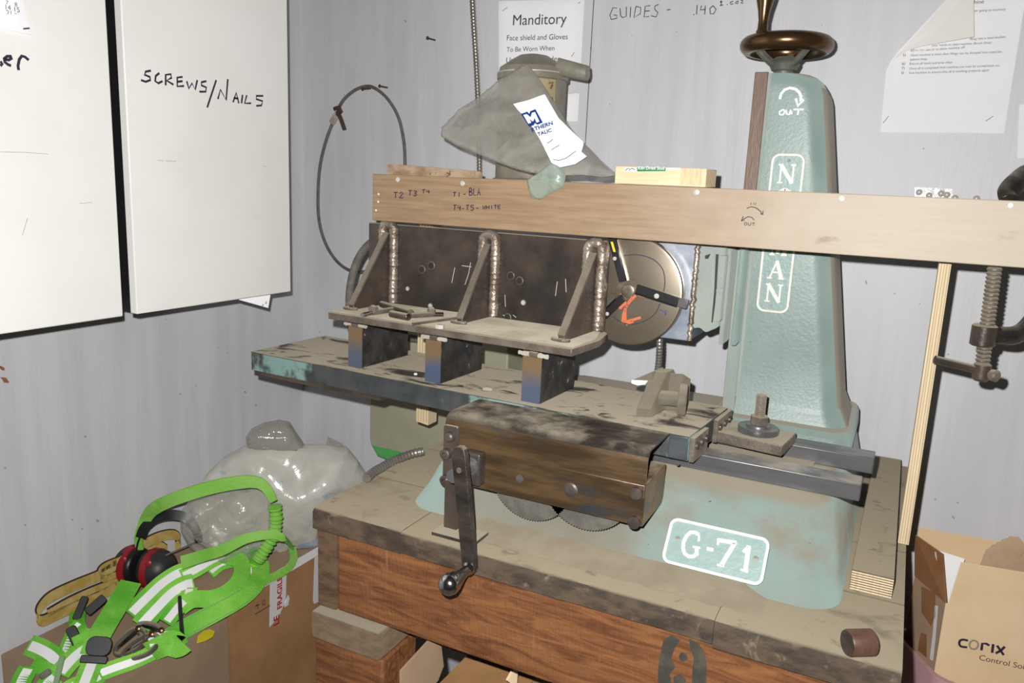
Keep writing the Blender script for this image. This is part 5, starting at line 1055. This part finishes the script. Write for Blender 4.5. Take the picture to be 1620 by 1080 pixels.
MB().tube(catmull([kz(222, 848), kz(218, 858), kz(215, 872)], 4), .0022, 6).build('band_wire', M['black'], em); MB().tube(catmull([kz(315, 855, .02), kz(290, 866, .02), kz(262, 878, .03)], 4), .0018, 6).build('band_wire', M['wire'], em)
# ---- yellow lifting sling standing on edge
ysl = thing('lifting_sling', 'yellow webbing sling with dark edges along the left wall', 'sling', tuple(hz(120, 950, 0)))
def sling(pl, h=.0125):
    pts = catmull([hz(x, y, hh) for x, y, hh in pl], 6)
    up = [V((0, 0, 1))]*len(pts); vs = []
    for side in (-.5, .5):
        pass
    mb = MB(); rings = []
    for i, p in enumerate(pts):
        t = (pts[min(i+1, len(pts)-1)]-pts[max(i-1, 0)]).normalized(); n = t.cross(V((0, 0, 1))).normalized()
        rings.append([p-n*.0022-NZ*h, p+n*.0022-NZ*h, p+n*.0022+NZ*h, p-n*.0022+NZ*h])
    s = mb.loft(rings).build('webbing', M['yellowweb'], ysl)
    MB().tube([p+NZ*(h+.0005) for p in pts], .0024, 6).build('dark_edge', M['brownedge'], s); 
sling([(188, 925, .024), (160, 940, .024), (120, 958, .024), (85, 974, .024), (66, 982, .024), (58, 976, .024), (62, 962, .024), (80, 944, .024), (120, 925, .024), (160, 908, .024), (200, 880, .026), (228, 860, .03), (255, 848, .036), (276, 846, .04), (285, 855, .04), (278, 864, .04)])
sling([(186, 908, .026), (165, 915, .026), (155, 908, .026), (165, 896, .026), (195, 884, .028), (232, 872, .036), (252, 862, .04), (264, 868, .04)], .009)
sling([(195, 915, .024), (150, 932, .024), (110, 950, .024), (75, 970, .024)], .009)
# ================================================================== carton in a pink tub, right of the bench
ZR = .72
A = P(1498, 955, Z=ZR); B = P(1620, 977, Z=ZR); dx = (B-A).normalized()
wid = .20; RLc = P(1449, 912, Z=ZR); dep = (RLc-A).length; dy = (RLc-A).normalized(); FN = V((dx.y, -dx.x, 0)); SN = V((-dy.y, dy.x, 0))   # the carton is racked out of square
cx_ = thing('cardboard_box', 'open pale cardboard box with a black printed logo, right of the bench', 'box', tuple(V((A.x, A.y, .02))+dx*.15+dy*.06))
def bq(u, v, z): return V((A.x, A.y, 0))+dx*u+dy*v+V((0, 0, z))
T_ = .004
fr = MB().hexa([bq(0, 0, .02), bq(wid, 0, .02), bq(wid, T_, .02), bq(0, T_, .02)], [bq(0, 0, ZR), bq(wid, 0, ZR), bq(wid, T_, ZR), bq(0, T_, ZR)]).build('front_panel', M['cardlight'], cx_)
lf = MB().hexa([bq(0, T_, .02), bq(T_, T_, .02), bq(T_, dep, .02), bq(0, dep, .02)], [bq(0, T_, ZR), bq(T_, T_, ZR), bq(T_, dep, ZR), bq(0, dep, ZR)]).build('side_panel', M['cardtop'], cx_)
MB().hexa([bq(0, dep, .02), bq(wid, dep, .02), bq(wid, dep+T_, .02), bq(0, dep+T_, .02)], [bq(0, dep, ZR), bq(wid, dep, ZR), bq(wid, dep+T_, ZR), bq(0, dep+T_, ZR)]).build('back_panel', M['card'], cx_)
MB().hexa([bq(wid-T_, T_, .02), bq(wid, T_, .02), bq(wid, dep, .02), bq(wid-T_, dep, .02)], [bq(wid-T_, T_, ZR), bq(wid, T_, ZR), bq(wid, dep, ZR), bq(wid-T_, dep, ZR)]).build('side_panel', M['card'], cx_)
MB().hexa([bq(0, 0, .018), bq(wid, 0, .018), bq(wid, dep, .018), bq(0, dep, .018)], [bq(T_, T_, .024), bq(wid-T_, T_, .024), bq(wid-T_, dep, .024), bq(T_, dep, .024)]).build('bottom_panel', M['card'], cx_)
# flaps
ffp = Pn(1522, 890, bq(0, .028, ZR+.06), (FN+V((0, 0, .45))).normalized()); ffr = Pn(1640, 909, bq(0, .028, ZR+.06), (FN+V((0, 0, .45))).normalized())
MB().prism([bq(.004, 0, ZR), bq(wid, 0, ZR), ffr+dx*.06, ffr, ffp], dy*.0035).build('front_flap', M['cardlight'], cx_)
l1, l2 = Pn(1450, 846, bq(0, 0, ZR)+SN*.004, SN), Pn(1493, 876, bq(0, 0, ZR)+SN*-.006, SN)
sf = MB().prism([bq(0, 0, ZR+.002), l2, l1, bq(0, dep, ZR+.002)], SN*.0035).build('side_flap', M['cleartape'], cx_)
k1, k2 = P(1457, 838, Y=bq(0, dep, 0).y), P(1600, 861, Y=bq(.2, dep, 0).y)
MB().prism([bq(.0, dep, ZR), bq(wid, dep, ZR), bq(wid, dep+.012, ZR+.10), bq(.13, dep+.012, k2.z), bq(.0, dep+.012, k1.z)], dy*.0035).build('back_flap', M['cardlight'], cx_)
def lpn(x, y): return Pn(x, y, bq(0, 0, ZR)+SN*.0006, SN)
for nm, m, pl in (('packing_tape', 'cleartape', [(1458, 927), (1480, 938), (1480, 975), (1473, 990), (1458, 968)]), ('packing_tape', 'cleartape', [(1457, 1000), (1466, 1003), (1466, 1040), (1452, 1028)]), ('clear_tape', 'tape', [(1479, 957), (1484, 958), (1480, 1010), (1476, 1045), (1471, 1042), (1476, 1000)]), ('clear_tape', 'tape', [(1479, 872), (1481, 873), (1487, 940), (1484, 939)])):
    MB().prism([lpn(*q) for q in pl], SN*.0004).build(nm, M[m], lf, smooth=0)
def fpn(x, y): return Pn(x, y, bq(0, 0, ZR)+FN*.0004, FN)
fn = FN
def fz9(l): return [(1460+x/9, 960+y/9) for x, y in l]
mb = MB(); mb.ribbon(catmull([fpn(*q)+fn*.0004 for q in fz9([(642, 475), (570, 460), (525, 480), (520, 530), (550, 560), (630, 570)])], 4), .0040, fn, .0004); mb.build('logo_letter', M['marker'], fr)
mb = MB(); ring_ = [fpn(*q) for q in fz9([(725+62*math.cos(a), 535+62*math.sin(a)) for a in [2*math.pi*k/24 for k in range(25)]])]; mb.ribbon([q+fn*.0004 for q in ring_], .0032, fn, .0004); mb.build('logo_letter', mat('grey_print', (.33, .28, .20), rough=.7), fr)
for l in ([(832, 612), (845, 515), (905, 520), (945, 545)], [(985, 648), (1000, 525)], [(1055, 545), (1150, 680)], [(1165, 560), (1110, 615), (1035, 655)]):
    MB().ribbon([fpn(*q)+fn*.0004 for q in fz9(l)], .0042, fn, .0004).build('logo_letter', M['marker'], fr)
print_text('Control Solutions', fpn(1548.5, 1043), fpn(1548.5+110, 1043+23.5), fn, mat('brown_print', (.10, .05, .03), rough=.7), fr, 'lettering', lift=.0008)
mb = MB(); mb.prism([fpn(*q)+fn*.0002 for q in ((1549, 1046), (1601, 1057), (1597, 1064), (1547, 1052))], fn*.0002)
# paper stuffing
kp = thing('kraft_paper', 'crumpled brown kraft paper stuffed in the open pale cardboard box', 'paper', tuple(bq(.16, .07, ZR-.02)))
pillow('sheet', M['kraft'], kp, [(1548, 900), (1560, 870), (1580, 858), (1600, 848), (1612, 850), (1622, 862), (1660, 865), (1664, 915), (1600, 908)], lambda x, y: Pn(x, y, bq(0, .075, ZR), FN), FN, .020, .018, 26, 5, seed=11)
wp = [Pn(x, y, bq(0, .065, ZR), FN) for x, y in ((1488, 872), (1526, 884), (1520, 915), (1508, 965), (1488, 955))]
lone('packing_paper', MB().prism(wp, dy*.002), M['paper'], 'white packing paper showing inside the open pale cardboard box', 'paper', smooth=0)
# pink tub
tub = thing('plastic_tub', 'translucent pink plastic tub holding the open pale cardboard box', 'tub', tuple(bq(.14, .03, 0)))
def rq(off, z, r=.03): return [V((p.x, p.y, z)) for p in rr_poly(bq(.1, (dep-.050)/2, 0), dx, dy, .250+2*off, dep+.074+2*off, r)]
zt_ = .60
MB().loft([rq(-.008, .001), rq(-.004, .25), rq(.0, zt_-.006), rq(.006, zt_-.004), rq(.006, zt_), rq(-.003, zt_), rq(-.006, .26), rq(-.010, .008)], cap=False).build('tub_wall', M['pink'], tub, smooth=50)
MB().loft([rq(-.0085, .001), rq(-.0085, .008)]).build('tub_floor', M['pink'], tub)
# ================================================================== clear bag hanging from the motor over the plank
bagt = thing('plastic_bag', 'clear plastic parts bag with a printed white label, draped over the motor', 'bag', tuple(P(830, 240, Y=-.40)))
ks = [(60, -.330), (110, -.332), (160, -.352), (210, -.395), (250, -.44), (278, -.475), (284, -.508), (340, -.508)]
def yb(y):
    for (a, ya), (b, yb_) in zip(ks, ks[1:]):
        if y <= b: return ya+(yb_-ya)*(y-a)/(b-a)
    return ks[-1][1]
def bgp(x, y): return P(x, y, Y=yb(y))
def z4(l): return [(680+x/4.153, 60+y/4.153) for x, y in l]
body = z4([(640, 168), (560, 215), (470, 265), (390, 335), (300, 405), (200, 465), (130, 540), (80, 590), (78, 650), (180, 710), (330, 770), (470, 828), (560, 860), (640, 880), (720, 895), (860, 905), (1000, 900), (1130, 915), (1212, 905), (1216, 882), (1120, 800), (1062, 735), (980, 660), (900, 560), (850, 470), (805, 405), (740, 300), (695, 235)])
nbg = V((-.1, -.95, .28)).normalized()
pillow('bag_film', M['bagfilm'], bagt, body, bgp, nbg, .020, .005, 15, 4.5, seed=21, back=.05)
flap = z4([(800, 820), (720, 880), (640, 935), (650, 1000), (668, 1052), (715, 1062), (790, 1020), (878, 975), (892, 900), (860, 850)])
pillow('bag_corner', M['glassgreen'], bagt, flap, lambda x, y: P(x, y, Y=-.5085), nbg, .008, .003, 30, 4, seed=31, back=.0)
lab = z4([(610, 482), (700, 460), (812, 420), (850, 485), (900, 570), (980, 650), (1060, 725), (1062, 745), (1050, 790), (1085, 820), (1010, 870), (880, 898), (840, 820), (790, 720), (740, 640), (690, 570), (640, 520)])
LN = nbg; LO = .034
lb_ = pillow('label', M['paper'], bagt, lab, lambda x, y: bgp(x, y)+LN*LO, LN, .004, .002, 16, 5, seed=41, back=.02)
def lp_(x, y): return bgp(x, y)+LN*(LO+.0105)
def z77(l): return [(820+x/7.714, 150+y/7.714) for x, y in l]
mb = MB(); mb.prism([lp_(*q) for q in z77([(178, 345), (255, 318), (280, 345), (290, 312), (352, 290), (440, 448), (375, 475), (345, 455), (330, 480), (275, 495)])], LN*.0005); mb.build('logo_block', M['blue'], lb_, smooth=0)
mb = MB(); mb.prism([lp_(*q)+LN*.0006 for q in z77([(210, 360), (250, 350), (298, 388), (312, 336), (348, 325), (402, 438), (368, 452), (342, 392), (330, 432), (318, 436), (285, 405), (305, 452), (272, 465)])], LN*.0005); mb.build('logo_letter', M['paper'], lb_, smooth=0)
def ltext(t, a, b, hs=1.0): print_text(t, lp_(*z77([a])[0]), lp_(*z77([b])[0]), LN, M['blue'], lb_, 'lettering', lift=.0006, hs=hs, bold=.03)
ltext('RTHERN', (312, 560), (565, 474), 1.05); ltext('TALIC', (385, 612), (552, 558), 1.05)
pen(MB(), [z77([(495, 700), (530, 680), (565, 652)]), z77([(550, 778), (645, 720)])], lp_, LN, .0009).build('ruled_line', M['ink'], lb_)
pen(MB(), [z77([(570, 892), (640, 905), (720, 882), (780, 840), (840, 795)])], lp_, LN, .0009).build('ruled_line', M['ink'], lb_)

# ================================================================== things stored under the bench
ZH = .4605
ob = thing('cardboard_box', 'open brown cardboard carton with raised flap under the bench', 'box', (1.0, -.6, ZH), 'cartons under the bench')
x0 = .905; f_ = lambda x, y: P(x, y, Y=-.66)
MB().box((x0, -.70, ZH), (x0+.14, -.50, ZH+.115)).build('body', M['card'], ob, bevel=.003)
MB().prism([P(x, y, X=x0+.02) for x, y in ((632, 1060), (681, 1007), (694, 1011), (699, 1052), (690, 1075), (668, 1100), (632, 1100))], (.004, 0, 0)).build('flap', M['cardtop'], ob)
MB().prism([V((x0+.03, -.55, ZH+.116)), V((x0+.14, -.55, ZH+.116)), V((x0+.15, -.72, ZH+.128)), V((x0+.03, -.72, ZH+.122))], (0, 0, .004)).build('flap', M['card'], ob)
blk = MB().box((P(697, 1030, Y=-.44).x, -.44, ZH), (P(739, 1030, Y=-.44).x, -.40, .70)); lone('timber_block', blk, M['fir'], 'orange fir timber block upright behind the carton under the bench', 'wood block', bevel=.002)
blk = MB().box((P(740, 1040, Y=-.46).x, -.46, ZH), (P(772, 1040, Y=-.46).x, -.42, .69)); lone('grey_board', blk, M['greywood'], 'grey weathered board upright beside the orange timber block under the bench', 'board', bevel=.002)
b2 = thing('cardboard_box', 'dusty grey cardboard carton under the bench, right of the upright board', 'box', (1.22, -.55, ZH), 'cartons under the bench')
MB().box((max(1.065, P(772, 1060, Y=-.60).x), -.60, ZH), (P(812, 1060, Y=-.60).x+.03, -.44, .625)).build('body', M['cardtop'], b2, bevel=.003)
MB().prism([P(x, y, X=P(812, 1060, Y=-.60).x+.03) for x, y in ((800, 1075), (812, 1053), (817, 1053), (814, 1085))], (.004, 0, 0)).build('flap', M['cardlight'], b2)
